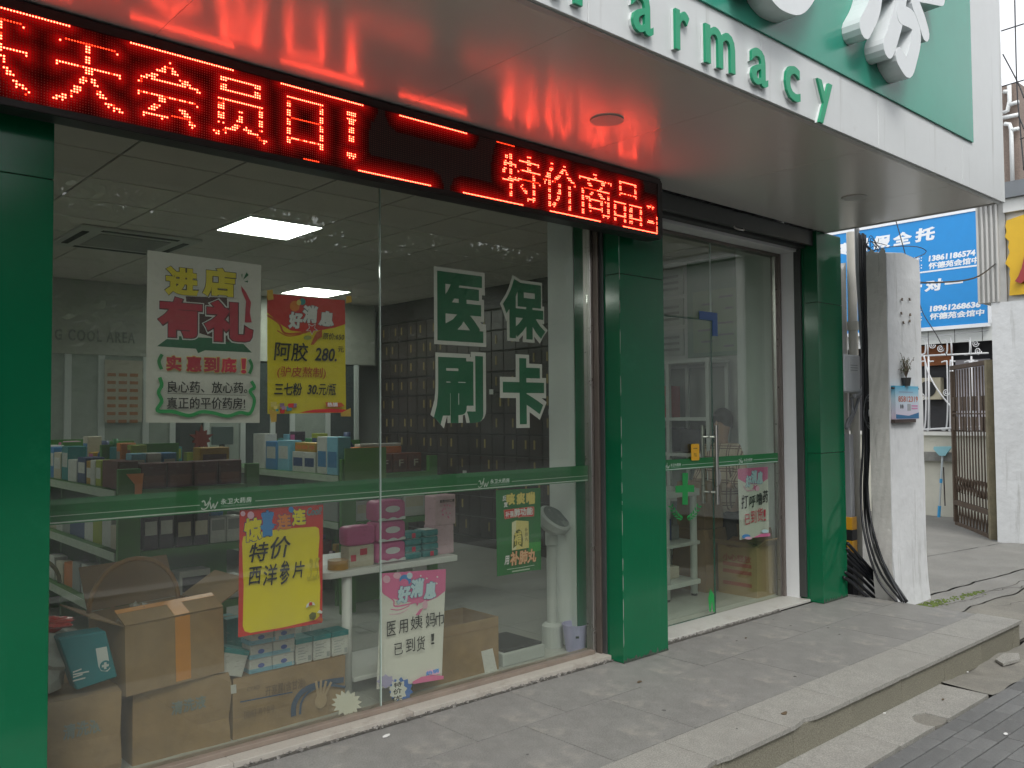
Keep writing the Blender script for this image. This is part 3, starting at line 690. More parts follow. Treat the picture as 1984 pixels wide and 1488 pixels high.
A.line(((175,895),(150,950),(170,1015)), 28, grn); A.line(((872,935),(892,990),(872,1050)), 28, grn)
for i_, ch in enumerate('实惠到底！'):
    x0 = (205, 365, 505, 640, 800)[i_]; A.txt(ch, x0, 905+i_*6, x0+(125 if i_ < 4 else 42), 1030+i_*5, crim, .045, outline=((P_('pale_yellow', (.75,.62,.2)),.05),))
A.txt('良心药、放心药。', 212, 1112, 850, 1205, ink, .012); A.txt('真正的平价药房!', 205, 1238, 832, 1332, ink, .012)
A.line(((210,1208),(838,1224)), 3, ink, False); A.line(((210,1328),(838,1336)), 3, ink, False)
A.line(((148,1080),(165,1140),(140,1200),(165,1270),(130,1345),(250,1352),(380,1384),(480,1355),(570,1362),(690,1388),(790,1360),(870,1365),(905,1262),(870,1190),(905,1160),(880,1110)), 30, grn)
# --- yellow and red price poster with tape
B = Poster('poster', 'yellow and red price poster taped beside the white poster', 'poster', YP, 500, 560, 5.72, ((100,50),(960,125),(975,1370),(105,1385)), y_)
B.poly(((100,50),(960,125),(966,390),(840,430),(700,455),(520,480),(360,460),(250,390),(160,310),(100,262)), rd)
B.line(((100,290),(230,380),(300,490),(520,480),(640,420)), 22, brn); B.line(((210,460),(330,520),(480,500)), 12, brn)
B.poly(ell(405,190,55,60,14), org); B.poly(ell(490,140,35,38,12), P_('teal_balloon',(.05,.3,.3))); B.poly(ell(450,150,25,32,12), gold)
for ch, b_ in (('好',(330,255,492,442)),('消',(488,182,662,382)),('息',(660,245,832,412))): B.txt(ch, *b_, wht, .06, outline=((P_('slate', (.10,.15,.20)),.03),), shear=.08)
B.poly(star(590,440,72,32,5), wht); B.poly(star(590,442,58,25,5), rd)
B.poly(((700,450),(640,480),(600,560),(575,620),(610,615),(650,560),(700,530)), brn)
B.poly(ell(540,540,45,25,14), P_('olive',(.35,.38,.1)))
B.txt('原价:650', 705, 490, 945, 565, ink, .01, shear=.15)
B.txt('阿胶', 165, 590, 545, 800, ink, .012, shear=.1); B.txt('280.', 615, 655, 860, 800, ink, .02, shear=.2); B.txt('元', 872, 640, 938, 702, ink, .01)
B.txt('(驴皮熬制)', 200, 862, 738, 995, brn, .006, shear=.1)
B.txt('三七粉', 165, 1040, 475, 1180, ink, .022, shear=.1); B.txt('30.', 530, 1062, 650, 1168, ink, .025, shear=.2); B.txt('元/瓶', 655, 1045, 850, 1180, ink, .01, shear=.1)
for i_ in range(16):
    cx, cy = 150+random.uniform(0,240), 1270+random.uniform(0,100); s_ = random.uniform(14,34)
    B.poly([(cx-s_,cy-s_*.8),(cx+s_,cy-s_*.9),(cx+s_*.9,cy+s_*.7),(cx-s_*.9,cy+s_*.9)], random.choice((org,rd,gold,P_('mauve',(.35,.2,.35)),P_('teal_balloon',(.05,.3,.3)))))
B.poly(((430,1372),(600,1335),(800,1325),(972,1338),(975,1368)), rd)
B.poly(((725,1255),(900,1260),(935,1295),(880,1312),(735,1305)), brn); B.txt('热销', 745, 1258, 860, 1306, wht, .03)
tape = M('brown_tape', (.50,.33,.06), .35, var=.1, scale=20)
for q_ in (((75,20),(140,10),(150,120),(85,130)),((955,85),(1010,80),(1015,150),(950,165)),((95,1330),(185,1360),(180,1470),(125,1480)),((890,1375),(1000,1320),(1003,1412),(895,1412))): B.poly(q_, tape, 'tape')
# --- red framed yellow poster below the band
D = Poster('poster', 'red framed yellow poster with black handwritten characters below the green band', 'poster', YP, 440, 960, 5.13, ((125,145),(955,90),(945,1265),(110,1410)), rd)
D.poly([(150,470),(160,410),(250,380),(400,350),(560,330),(880,310),(912,330),(918,420),(905,600),(925,900),(918,1200),(880,1235),(560,1310),(230,1365),(175,1350),(155,1300),(165,900),(155,700)], y_)
for ch, b_, c_ in (('惊',(165,220,345,455),y_),('喜',(325,150,490,405),blu),('连',(490,180,635,345),org),('连',(640,130,780,300),y_)): D.txt(ch, *b_, c_, .05, outline=((navy,.035),))
D.poly(ell(630,140,26,30,14), blu); D.line(((640,165),(655,190)), 6, blu, False)
D.txt('Cool!', 785, 115, 935, 195, P_('teal_grey', (.10,.25,.28)), .03, shear=.25)
D.poly(ell(228,195,34,38,14), lpnk); D.poly(ell(150,180,24,26,12), lpnk)
D.txt('特', 210, 465, 405, 655, ink, .012, shear=.2); D.txt('价', 420, 405, 625, 620, ink, .012, shear=.2)
for ch, b_ in (('西',(205,705,335,880)),('洋',(345,680,490,890)),('参',(510,640,610,880)),('片',(635,650,760,815))): D.txt(ch, *b_, ink, .014, shear=.12)
pencil = P_('pencil', (.58,.50,.02)); D.txt('35', 780, 620, 905, 830, pencil, 0., shear=.3); D.txt('已...价', 520, 860, 900, 990, pencil, 0., shear=.3) if False else None
D.poly([(770,1115),(780,1075),(815,1050),(850,1060),(862,1085),(840,1085),(815,1090),(795,1100)], wht); D.poly([(795,1095),(805,1058),(830,1055),(835,1085)], rd)
D.poly([(800,1185),(830,1155),(868,1160),(870,1205),(845,1232),(808,1225)], P_('olive_dark', (.12,.13,.02))); D.poly([(880,1160),(905,1130),(935,1150),(925,1170)], wht); D.poly([(865,1235),(890,1205),(935,1215),(935,1245)], brn)
# --- pink good-news poster on the right pane
E_ = Poster('poster', 'white and pink poster with handwritten characters at the foot of the window', 'poster', YP, 700, 940, 3.54, ((142,605),(580,575),(552,1325),(340,1362),(105,1400),(130,800)), paper_w)
E_.poly(((142,605),(580,575),(576,725),(520,770),(460,795),(380,810),(300,800),(220,780),(142,735)), pnk)
E_.line(((150,740),(220,790),(230,830),(330,815),(400,790)), 9, pnk); E_.line(((200,850),(260,855),(330,825)), 6, pnk); E_.line(((190,885),(260,880),(320,850)), 5, lpnk)
for c_, mt in (((172,645,26,26),lpnk),((245,620,28,22),lpnk),((300,650,40,38),blu),((330,620,20,22),pale),((292,672,30,30),pnk)): E_.poly(ell(*c_, 16), mt)
for ch, b_ in (('好',(240,690,338,810)),('消',(330,640,430,770)),('息',(420,660,508,778))): E_.txt(ch, *b_, pale, .06, outline=((P_('steel_blue', (.06,.20,.36)),.03),), shear=.12)
E_.poly(star(378,795,34,15,5), pnk); E_.poly(ell(432,818,18,30,14), lpnk); E_.poly(((395,850),(420,840),(390,890),(365,890)), pnk)
for (sx, sy) in ((443,638),(515,628),(510,672),(400,620)): E_.poly(ell(sx, sy, 6, 6, 8), wht)
for ch, b_ in (('医',(168,930,230,1030)),('用',(248,920,312,1012)),('姨',(330,893,412,985)),('妈',(432,870,500,972)),('巾',(500,868,555,965)),('已',(215,1080,275,1160)),('到',(295,1045,358,1140)),('货',(368,1032,425,1132)),('！',(465,1015,490,1088))): E_.txt(ch, *b_, ink, .004)
E_.poly(((335,1345),(400,1310),(470,1298),(552,1303),(552,1325),(345,1360)), pnk); E_.poly(ell(480,1278,48,18,16), lpnk); E_.txt('热销', 430, 1262, 520, 1292, blu, .03)
# --- green medicine poster
G_ = Poster('poster', 'dark green medicine poster with a yellow box picture on the right pane', 'poster', YP, 950, 950, 8.75, ((95,0),(850,-40),(860,1345),(700,1362),(115,1460)), P_('poster_green', (.015,.16,.035)))
G_.poly(((640,890),(852,870),(856,1020),(640,1060)), lgrn)
for i_, ch in enumerate('咳痰喘'): G_.txt(ch, 270+165*i_, 45-10*i_, 420+165*i_, 250-8*i_, gold, .05, outline=((P_('olive_dark',(.12,.13,.02)),.02),))
G_.txt('反', 195, 85, 265, 180, wht, .03); G_.txt('复', 215, 195, 285, 285, wht, .03)
G_.poly(((213,330),(720,270),(735,290),(728,440),(500,450),(475,470),(450,448),(230,490)), P_('salmon',(.7,.2,.15))); G_.poly(((225,338),(708,282),(718,432),(500,436),(475,452),(455,436),(240,475)), rd)
G_.txt('补强', 240, 350, 385, 455, wht, .03); G_.txt('肺功能', 385, 295, 705, 430, wht, .035)
G_.poly(((350,545),(420,508),(632,520),(638,970),(350,1018)), P_('box_yellow', (.72,.62,.22))); G_.poly(((350,545),(420,508),(420,995),(350,1018)), P_('box_cream', (.72,.70,.45)))
G_.poly(((370,980),(380,760),(420,680),(470,655),(515,700),(535,830),(525,960),(450,910)), P_('olive_dark', (.12,.13,.02))); G_.txt('補', 385, 690, 510, 920, gold, .02); G_.txt('补', 565, 630, 612, 700, ink); G_.txt('肺', 565, 710, 612, 780, ink); G_.txt('丸', 565, 790, 612, 855, ink)
G_.txt('用', 215, 1105, 300, 1258, wht, .03, shear=.15); G_.txt('补肺丸', 310, 1010, 750, 1245, P_('peach', (.75,.48,.26)), .03, shear=.12, outline=((brn,.025),))
G_.line(((255,1338),(480,1305),(718,1262)), 10, P_('pale_green',(.35,.5,.35)), False); G_.line(((340,1372),(640,1325)), 18, P_('pale_green',(.35,.5,.35)), False)
# --- pink poster on the door
H_ = Poster('poster', 'narrow white and pink poster on the right pane of the door', 'poster', YD+.012, 1270, 760, 4.96, ((790,735),(1080,715),(1090,1385),(950,1395),(810,1420)), paper_w)
H_.poly(((790,735),(1080,715),(1080,830),(1030,865),(960,885),(880,880),(792,830)), pnk)
for ch, b_ in (('好',(862,800,925,915)),('消',(915,750,975,880)),('息',(965,760,1028,880))): H_.txt(ch, *b_, pale, .06, outline=((P_('steel_blue', (.06,.20,.36)),.03),), shear=.12)
H_.line(((840,900),(880,945),(960,930)), 10, lpnk); H_.poly(star(955,915,34,15,5), pnk); H_.poly(ell(975,925,20,25,12), lpnk)
for ch, b_ in (('打',(820,985,885,1118)),('呼',(895,990,955,1105)),('噜',(962,965,1020,1082)),('药',(1022,940,1075,1060))): H_.txt(ch, *b_, ink, .014, shear=.1)
for ch, b_ in (('已',(850,1170,900,1270)),('到',(908,1135,960,1255)),('货',(968,1110,1022,1240)),('！',(1028,1125,1050,1235))): H_.txt(ch, *b_, crim, .004)
H_.poly(((930,1395),(1000,1360),(1090,1352),(1090,1382)), pnk); H_.poly(ell(1040,1335,34,18,14), pale); H_.poly(ell(860,1385,40,22,14), blu); H_.poly(ell(880,1400,36,14,14), lpnk)
# --- starburst cards
YS = YG+.0065
def card(name, label, pts, mat): 
    return part(MB().prism(pts, facing_front(YS), -.001, 0), name, mat, None, label=label, cat='sticker', recalc=False)
ms = zz(620, 1260, 8.27)
def sp(x, y): q = at(*ms(x, y), 'y', YS); return (q.x, q.z)
card('star_card', 'blank cream starburst card stuck low on the window glass', [sp(430+(250 if i%2==0 else 180)*math.sin(math.pi*i/14+.1), 850-(218 if i%2==0 else 155)*math.cos(math.pi*i/14+.1)) for i in range(28)], M('cream_card', (.66,.64,.55), .7, var=.04))
cc = [sp(1300+(195 if i%2==0 else 150)*math.sin(math.pi*i/11), 640-(215 if i%2==0 else 165)*math.cos(math.pi*i/11)) for i in range(22)]
st_ = card('star_card', 'blue and white starburst price card stuck at the foot of the window', cc, P_('card_blue', (.06,.16,.48)))
fs_ = facing_front(YS)
part(MB().prism([sp(1250+(150 if i%2==0 else 110)*math.sin(math.pi*i/9), 640-(190 if i%2==0 else 140)*math.cos(math.pi*i/9)) for i in range(18)], fs_, .0002, .0007), 'printed_shape', P_('card_cream', (.66,.66,.62)), st_, recalc=False)
for ch, b_ in (('特',(1180,510,1310,590)),('价',(1170,610,1310,700)),('优',(1150,730,1310,800))):
    a_, c_ = ms(b_[0], b_[1]), ms(b_[2], b_[3]); part(put_text(MB(), ch, fs_, *pxbox(a_[0],a_[1],c_[0],c_[1],YS), d=.0011, th=.0002, bold=.02), 'printed_lettering', ink, st_, recalc=False)
pc = card('star_card', 'small mauve and pale blue card overlapping the pink poster foot', [sp(1060+(150 if i%2==0 else 110)*math.sin(math.pi*i/8), 500-(115 if i%2==0 else 85)*math.cos(math.pi*i/8)) for i in range(16)], P_('card_mauve', (.42,.38,.60)))
pc.location.y += .003
# --- big outlined characters
fnW = facing_front(YG+.0066)
wh_out = M('vinyl_white', (.82,.81,.79), .45, var=.03); vgreen = M('vinyl_green', (.006,.16,.07), .4, var=.05)
for ch, b_, lb in (('医',(849,532,934,660),'top left'),('保',(976,545,1054,655),'top right'),('刷',(842,690,934,820),'bottom left'),('卡',(976,696,1052,820),'bottom right')):
    bx = pxbox(b_[0]-2, b_[1]-2, b_[2]+2, b_[3]+2, YG+.0066); e = .022
    o_ = part(put_text(MB(), ch, fnW, bx[0]-e, bx[1]+e, bx[2]-e, bx[3]+e, d=0, th=.0003, bold=.13), 'vinyl_character', wh_out, None, label='big green white-outlined window character, %s of the four' % lb, cat='sticker', group='big green characters on the window', recalc=False)
    part(put_text(MB(), ch, fnW, *bx, d=.0010, th=.0003, bold=.045), 'green_face', vgreen, o_, recalc=False)
# ================================================================ INSIDE THE SHOP
FZ = .02
tile_m = M('floor_tile', (.42,.43,.40), .18, var=.06, scale=1.5, rnd=.03)
ceil_m = M('ceiling_tile', (.64,.58,.54), .75, var=.05, scale=2, rnd=.03, bump=.1, bscale=120)
grid_m = M('ceiling_grid', (.26,.25,.24), .5)
floor_ = part(MB().box(-1.3, 6.9, 3.9, 10.6, -.05, .013), 'floor', mortar, kind='structure')
t0 = None
for i in range(10):
    for j in range(8):
        x, y = -1.0+i*.8, 4.36+j*.8
        if x > 6.6: continue
        if t0 is None: t0 = part(MB().box(-.3985, .3985, -.3985, .3985, 0, .0065), 'floor_tile', tile_m, floor_); t0.location = Vector((x, y, .0135)) - wloc(floor_)
        else: dup(t0, (x, y, .0135), floor_)
ceil_ = part(MB().box(-1.3, 6.9, 4.0, 10.6, 3.049, 3.30), 'ceiling', grid_m, kind='structure')
t0 = None
for i in range(14):
    for j in range(11):
        x, y = -1.1+i*.6, 4.2+.3+j*.6-.3
        if x > 6.75 or (i == 7 and False): continue
        if t0 is None: t0 = part(MB().box(-.2925, .2925, -.2925, .2925, 0, .008), 'ceiling_tile', ceil_m, ceil_); t0.location = Vector((x, y, 3.0405)) - wloc(ceil_)
        else: dup(t0, (x, y, 3.0405), ceil_)
wallm = M('shop_wall', (.50,.52,.49), .7, var=.06, scale=1.5)
part(MB().box(6.9, 7.0, 4.0, 10.7, .0, 3.3), 'wall_right', wallm, kind='structure')
part(MB().box(-1.4, 7.0, 10.6, 10.75, .0, 3.3), 'wall_back', wallm, kind='structure')
part(MB().box(-1.45, -1.3, 3.6, 10.75, .0, 3.3), 'wall_left', wallm, kind='structure')
part(MB().box(-1.5, 7.0, 4.13, 10.8, 3.31, 3.5), 'roof_slab', white_wall, kind='structure')
lightp = emit_mat('panel_light', (.95, 1., .96), 10.); lframe = M('light_frame', (.75,.76,.75), .4)
for x, y, lb in ((3.10, 6.30, 'lit square ceiling panel light above the white poster'), (5.13, 9.22, 'lit square ceiling panel light half hidden behind the yellow poster'), (.10, 7.5, 'lit square ceiling panel light deep in the shop behind the left pillar')):
    l_ = thing('ceiling_light', lb, 'ceiling light', (x, y, 3.022), 'panel lights in the shop ceiling')
    part(MB().box(x-.31, x+.31, y-.31, y-.298, 3.022, 3.040).box(x-.31, x+.31, y+.298, y+.31, 3.022, 3.040).box(x-.31, x-.298, y-.298, y+.298, 3.022, 3.040).box(x+.298, x+.31, y-.298, y+.298, 3.022, 3.040), 'frame', lframe, l_)
    part(MB().box(x-.297, x+.297, y-.297, y+.297, 3.024, 3.034), 'diffuser', lightp, l_)
ac = thing('ceiling_air_conditioner', 'square cassette air conditioner set flush in the shop ceiling', 'air conditioner', (2.42, 7.56, 3.02))
part(MB().box(1.95, 2.89, 7.09, 8.03, 3.018, 3.040), 'frame', M('ac_plastic', (.50,.49,.46), .5, var=.03), ac, bevel=.008)
part(MB().box(2.14, 2.70, 7.28, 7.84, 3.011, 3.0175), 'grille', M('ac_grille', (.30,.29,.28), .6, var=.1), ac, bevel=.003)
for b_ in ((2.12,2.72,7.15,7.20),(2.12,2.72,7.92,7.97),(2.0,2.05,7.26,7.86),(2.79,2.84,7.26,7.86)): part(MB().box(*b_, 3.0135, 3.0178), 'vent_slot', black_gap, ac)

# herb cabinet along the right wall
wood = M('dark_cabinet_wood', (.026,.015,.012), .42, var=.3, scale=4, rnd=.15)
woodb = M('cabinet_frame_wood', (.020,.012,.010), .45, var=.3, scale=4)
lab_y = M('herb_label', (.24,.18,.06), .6, var=.1, rnd=.3); lab_w = M('price_card', (.5,.5,.47), .6)
hc = thing('herb_cabinet', 'dark wooden herb cabinet with rows of small labelled drawers', 'cabinet', (6.7, 7.85, FZ))
part(MB().box(6.555, 6.895, 5.72, 9.98, FZ, 3.036), 'carcass', woodb, hc)
part(MB().box(6.50, 6.554, 5.72, 9.98, 2.78, 3.036).box(6.50, 6.554, 5.72, 9.98, FZ, .12), 'cornice', woodb, hc)
dproto = lproto = None
for r in range(11):
    for c_ in range(20):
        y = 5.84 + c_*.211; z = .135 + r*.24
        if dproto is None:
            dproto = part(MB().box(6.520, 6.556, -.1, .1, 0, .222), 'drawer', wood, hc, bevel=.004); dw = Vector((6.538, 0, 0)); dproto.location = Vector((6.538, y, z)) - wloc(hc); d_ = dproto; WLOC[d_.name] = Vector((6.538, y, z))
        else: d_ = dup(dproto, (6.538, y, z), hc)
        if random.random() < .75:
            off_ = Vector((6.5165, y+random.choice((.02,-.05)), z+.075))
            if lproto is None:
                lproto = part(MB().box(-.0018, .0018, -.013, .013, 0, .10), 'drawer_label', lab_y, d_); lproto.location = off_ - wloc(d_)
            else: dup(lproto, off_, d_)
for i in range(9):
    y = random.uniform(6, 9.6); z = .11 + random.randrange(2, 9)*.24
    part(MB().box(6.512, 6.5155, y, y+.07, z, z+.06), 'price_card', lab_w, hc)

# cool-area partition at the back
part_m = M('partition_panel', (.34,.36,.31), .6, var=.08, scale=2); fr_w = M('partition_frame', (.55,.60,.58), .4, var=.05)
pt = thing('cool_area_partition', 'glazed partition with raised lettering at the back of the shop', 'partition', (3.2, 10., FZ))
part(MB().box(-1.2, 6.45, 9.98, 10.06, 2.235, 3.036), 'lintel_panel', part_m, pt)
u = pxbox(106, 640, 262, 662, 9.975)
part(put_text(MB(), 'G COOL AREA', facing_front(9.978), u[0], u[1], u[2], u[3], d=.004, th=.004, bold=.02, extrude=.05, spacing=1.25), 'lettering', M('lintel_letter', (.20,.22,.19), .5), pt)
for px in (70, 131, 196, 282, 334, 400, 470, 528, 566, 635, 690):
    x = at(px, 760, 'y', 10.).x
    part(MB().box(x-.035, x+.035, 9.985, 10.05, FZ, 2.234), 'mullion', fr_w, pt, bevel=.004)
dkp = M('dark_glass_panel', (.05,.065,.065), .12, var=.2); lgp = M('pale_glass_panel', (.32,.37,.33), .2, var=.15)
xs_ = [at(px, 760, 'y', 10.).x for px in (70, 131, 196, 282, 334, 400, 470, 528, 566, 635, 690)]
for i, (a, b) in enumerate(zip(xs_[:-1], xs_[1:])):
    part(MB().box(a+.036, b-.036, 10.0, 10.01, FZ, 2.234), 'panel', (lgp, lgp, lgp, lgp, dkp, lgp, dkp, dkp, lgp, dkp)[i], pt)
lst = thing('price_list', 'pale list with rows of orange-brown bars on the back partition', 'notice', (at(238,760,'y',9.97).x, 9.97, 1.2))
u0,u1,v0,v1 = pxbox(202, 698, 276, 818, 9.97)
part(MB().box(u0, u1, 9.968, 9.972, v0, v1), 'paper', M('list_paper', (.42,.40,.32), .7, var=.15, scale=5), lst)
for r in range(7):
    for c_ in range(3):
        a = u0+.03+c_*(u1-u0-.05)/3; part(MB().box(a, a+(u1-u0-.05)/3-.03, 9.9655, 9.9675, v1-.18-r*.085, v1-.145-r*.085), 'printed_bar', M('list_bar', (.36,.15,.06), .6, var=.2), lst)
# grey monitor and red ornament on the far counter
ct = thing('service_counter', 'long dark service counter at the back of the shop', 'counter', (3.6, 8.9, FZ))
part(MB().box(2.2, 5.9, 8.7, 9.2, FZ, .98), 'carcass', M('counter_panel', (.16,.18,.15), .5, var=.1), ct)
part(MB().box(2.15, 5.95, 8.65, 9.25, .981, 1.02), 'counter_top', M('counter_top', (.35,.36,.33), .3), ct, bevel=.005)
mon = thing('monitor', 'dark teal monitor standing on the service counter', 'monitor', (3.85, 8.85, 1.02))
a = at(411, 862, 'y', 8.8); b = at(452, 826, 'y', 8.8)
part(MB().box(a.x, b.x, 8.79, 8.83, a.z, b.z), 'screen', M('monitor_back', (.10,.15,.15), .4), mon, bevel=.006); part(MB().cyl(((a.x+b.x)/2, 8.82, 1.03), ((a.x+b.x)/2, 8.82, a.z+.01), .03, n=10), 'stand', black, mon); part(MB().box((a.x+b.x)/2-.12, (a.x+b.x)/2+.12, 8.74, 8.92, 1.0205, 1.032), 'foot', black, mon)
orn = MB(); q = at(390, 850, 'y', 8.6)
orn.prism([(q.x+.13*r_*math.sin(t), q.z+.14*r_*math.cos(t)) for t, r_ in [(2*math.pi*i/20, (1, .55, .75, .5)[i % 4]) for i in range(20)]], facing_front(8.6), -.01, .01)
ob_ = part(orn, 'leaf_ornament', M('dark_red_leaf', (.20,.02,.012), .6), None, label='dark red maple leaf ornament in front of the dark monitor', cat='ornament')
part(MB().cyl((q.x, 8.6, 1.03), (q.x, 8.6, q.z-.08), .006, n=8), 'stick', black, ob_)

# ---------------------------------------------------------------- green gondola shelving
gon = M('gondola_green', (.055,.19,.035), .45, var=.12, scale=3); strip = M('price_strip', (.38,.46,.36), .4, var=.15, scale=14)
def gondola(name, label, x0, x1, y0, y1, ztop, zs):
    t = thing(name, label, 'shelving', ((x0+x1)/2, (y0+y1)/2, FZ))
    for (a, b, c_, d_) in ((x0, x0+.13, y0, y0+.04), (x1-.09, x1, y0, y0+.04)):
        part(MB().box(a, b, c_, d_, FZ, ztop+.13), 'upright', gon, t, bevel=.004)
    yy = y0+.95
    while yy < y1: part(MB().box(x0+.18, x1-.18, yy-.02, yy+.02, FZ, ztop+.25), 'upright', gon, t); yy += .95
    part(MB().box((x0+x1)/2-.02, (x0+x1)/2+.02, y0+.35, y1, FZ, ztop+.02), 'back_panel', gon, t)
    part(MB().box(x0+.132, x1-.092, y0+.30, y0+.33, FZ, ztop+.02), 'back_panel', gon, t)
    for z in zs:
        part(MB().box(x0+.132, x1-.092, y0+.005, y0+.298, z-.03, z), 'shelf', gon, t, bevel=.003)
        part(MB().box(x0+.132, x1-.092, y0-.004, y0+.004, z-.045, z-.002), 'shelf_lip', gon, t)
        part(MB().box(x0, (x0+x1)/2-.022, y0+.36, y1, z-.03, z), 'shelf', gon, t, bevel=.003)
        part(MB().box(x0-.008, x0-.001, y0+.045, y1, z-.05, z+.0), 'price_strip', strip, t)
    return t
G1 = (at(229,1000,'y',5.4).x, at(503,960,'y',5.4).x, 5.40, 8.3)
G2 = (at(662,960,'y',5.9).x, at(848,940,'y',5.9).x, 5.90, 8.3)
g1 = gondola('shelf_unit', 'green shop shelving unit full of medicine behind the cardboard cartons', *G1, 1.115, (1.115, .745, .38))
g2 = gondola('shelf_unit', 'green shop shelving unit right of the pane joint', *G2, 1.085, (1.085, .72, .36))
# goods
def col_m(n, c, r=.45):
    lum = sum(c)/3; ink_ = tuple(min(.7, .25+.8*k) for k in c) if lum < .2 else tuple(.25*k for k in c)
    return M('pack_'+n, c, r, var=.12, scale=9, rnd=.10, streak=(ink_, 34., 120., .57, .75), dirt=(tuple(.5*k+.18 for k in c), 13., .60, .6))
pk = {n: col_m(n, c) for n, c in dict(maroon=(.10,.022,.018), white=(.52,.53,.50), navy=(.03,.06,.16), teal=(.02,.20,.21), gold=(.42,.24,.02), blue=(.05,.20,.42), sky=(.18,.42,.55), orange=(.60,.18,.03), purple=(.05,.035,.055), lime=(.30,.36,.03), red=(.32,.02,.015), pink=(.55,.10,.28), cream=(.50,.46,.36), grey=(.24,.26,.25), green=(.03,.20,.06), brownred=(.18,.045,.03), blushed=(.62,.42,.48)).items()}
def pack(x, y, z, w, d, h, mt, label, group, rz=0., face=None, name='medicine_box', side='front', cat='box'):
    o = part(MB().obox((x, y, z+h/2), (w, d, h), rz), name, pk[mt], None, bevel=min(.004, h*.1), label=label, cat=cat, group=group)
    if face:
        m_ = MB().obox((x, y, z+h/2), (w*.80, d+.0016, h*.42) if side == 'front' else (w+.0016, d*.8, h*.42), rz)
        m_.v = [(p[0], p[1], p[2]+h*face[1]) for p in m_.v]
        part(m_, 'printed_panel', pk[face[0]], o)
    return o
def row(n, x0, x1, y, z, hs, mats, label, group, face=None, d=.12, side='front', axis='x', wfac=.94):
    st = (x1-x0)/n; words = ('first','second','third','fourth','fifth','sixth','seventh','eighth','ninth')
    base_label = label
    for i in range(n):
        label = base_label if n == 1 else base_label + (', %s from the left' % words[i] if axis == 'x' else ', %s from the front' % words[i])
        c_ = x0+st*(i+.5); h = hs if not isinstance(hs, tuple) else random.uniform(*hs); mt = mats[i % len(mats)]
        f = face(i) if callable(face) else face
        if axis == 'x': pack(c_, y+random.uniform(-.006,.006), z+.0005, st*wfac, d, h, mt, label, group, random.uniform(-.04,.04), f, side=side)
        else: pack(y+random.uniform(-.006,.006), c_, z+.0005, d, st*wfac, h, mt, label, group, random.uniform(-.05,.05), f, side='side')
xa, xb = G1[0]+.14, G1[1]-.10
row(4, xa, xb, 5.50, 1.115, .155, ['maroon'], 'dark red-brown gift box on top of the left shelving', 'dark red gift boxes', ('brownred', -.2))
row(3, xa, xa+.28, 5.66, 1.1155, .21, ['sky','white','blue'], 'blue and white carton behind the dark red gift boxes', 'blue cartons behind the gift boxes', ('white', .1))
pack(xb-.12, 5.66, 1.1155, .20, .12, .235, 'gold', 'golden gift box standing behind the dark red gift boxes', None, 0, ('maroon', .1))
row(2, xa+.01, xa+.20, 5.48, .745, .20, ['purple'], 'dark purple box with pale band on the middle shelf', 'dark boxes on the middle shelf', ('white', .15))
row(2, xa+.21, xa+.42, 5.48, .745, .215, ['purple'], 'dark box with square white label on the middle shelf', 'white labelled dark boxes', ('cream', 0))
row(2, xa+.43, xb, 5.50, .745, .16, ['white'], 'plain white carton at the right end of the middle shelf', 'white cartons on the middle shelf', ('grey', .2))
row(3, xa+.01, xb, 5.49, .38, (.14,.22), ['cream','white','white'], 'pale carton on the low shelf behind the open carton', 'pale cartons on the low shelf', ('purple', .1))
lx = G1[0]+.09
row(2, 5.50, 5.82, lx, 1.1155, .17, ['maroon','maroon'], 'dark brown pack at the corner of the left shelving', 'brown packs at the shelving corner', None, axis='y')
row(3, 5.83, 6.15, lx, 1.1155, (.15,.20), ['lime','white','gold'], 'yellow-green pack on top of the left shelving side', 'yellow-green packs', ('white', 0), axis='y')
row(6, 6.16, 7.3, lx, 1.1155, (.14,.24), ['navy','white','teal','cream','blue','white'], 'small assorted pack on the side top of the left shelving', 'assorted packs on the shelving top', ('white', .1), axis='y')
row(9, 5.5, 7.1, lx, .745, (.14,.20), ['cream','white','lime','white','navy','navy','grey','white','cream'], 'slim medicine box on the side middle shelf of the left shelving', 'slim boxes on the side middle shelf', None, axis='y', d=.09)
row(8, 5.5, 7.1, lx, .38, (.12,.22), ['orange','cream','brownred','white','grey','orange','cream','white'], 'slim medicine box on the side low shelf of the left shelving', 'slim boxes on the side low shelf', None, axis='y', d=.09)
xa2, xb2 = G2[0]+.135, G2[1]-.095
row(4, xa2+.08, xb2-.02, 6.02, 1.0855, .155, ['brownred'], 'red-brown box with pale letter on the right shelving top', 'red-brown boxes with pale letters', ('maroon', -.1))
fn_ = facing_front(6.02-.0625)
for i, o_ in enumerate([o for o in bpy.data.objects if o.get('group') == 'red-brown boxes with pale letters'][1:4]):
    x = wloc(o_).x-.02; part(put_text(MB(), 'F', fn_, x, x+.045, 1.135, 1.19, d=.009, th=.0006, bold=.01), 'printed_lettering', P_('pale_letter', (.55,.45,.35)), o_)
pack((xa2+xb2)/2-.03, 6.13, 1.2415, .46, .10, .055, 'orange', 'flat orange-red box lying on the red-brown boxes', None, 0)
pack((xa2+xb2)/2+.0, 6.13, 1.297, .40, .09, .025, 'white', 'thin white box on top of the flat orange-red box', None, 0)
row(3, xa2, xb2, 6.0, .72, (.15,.21), ['white','grey','white'], 'white carton on the middle shelf of the right shelving', 'white cartons on the right shelving', ('cream', .1))
lx2 = G2[0]+.09
row(2, 6.0, 6.35, lx2, 1.0855, .30, ['sky','white'], 'tall pale blue carton at the side of the right shelving', 'tall pale blue cartons', ('blue', -.1), axis='y')
row(2, 6.36, 6.75, lx2, 1.0855, .17, ['white','white'], 'white box with blue print below the yellow boxes', 'white boxes with blue print', ('navy', .0), axis='y')
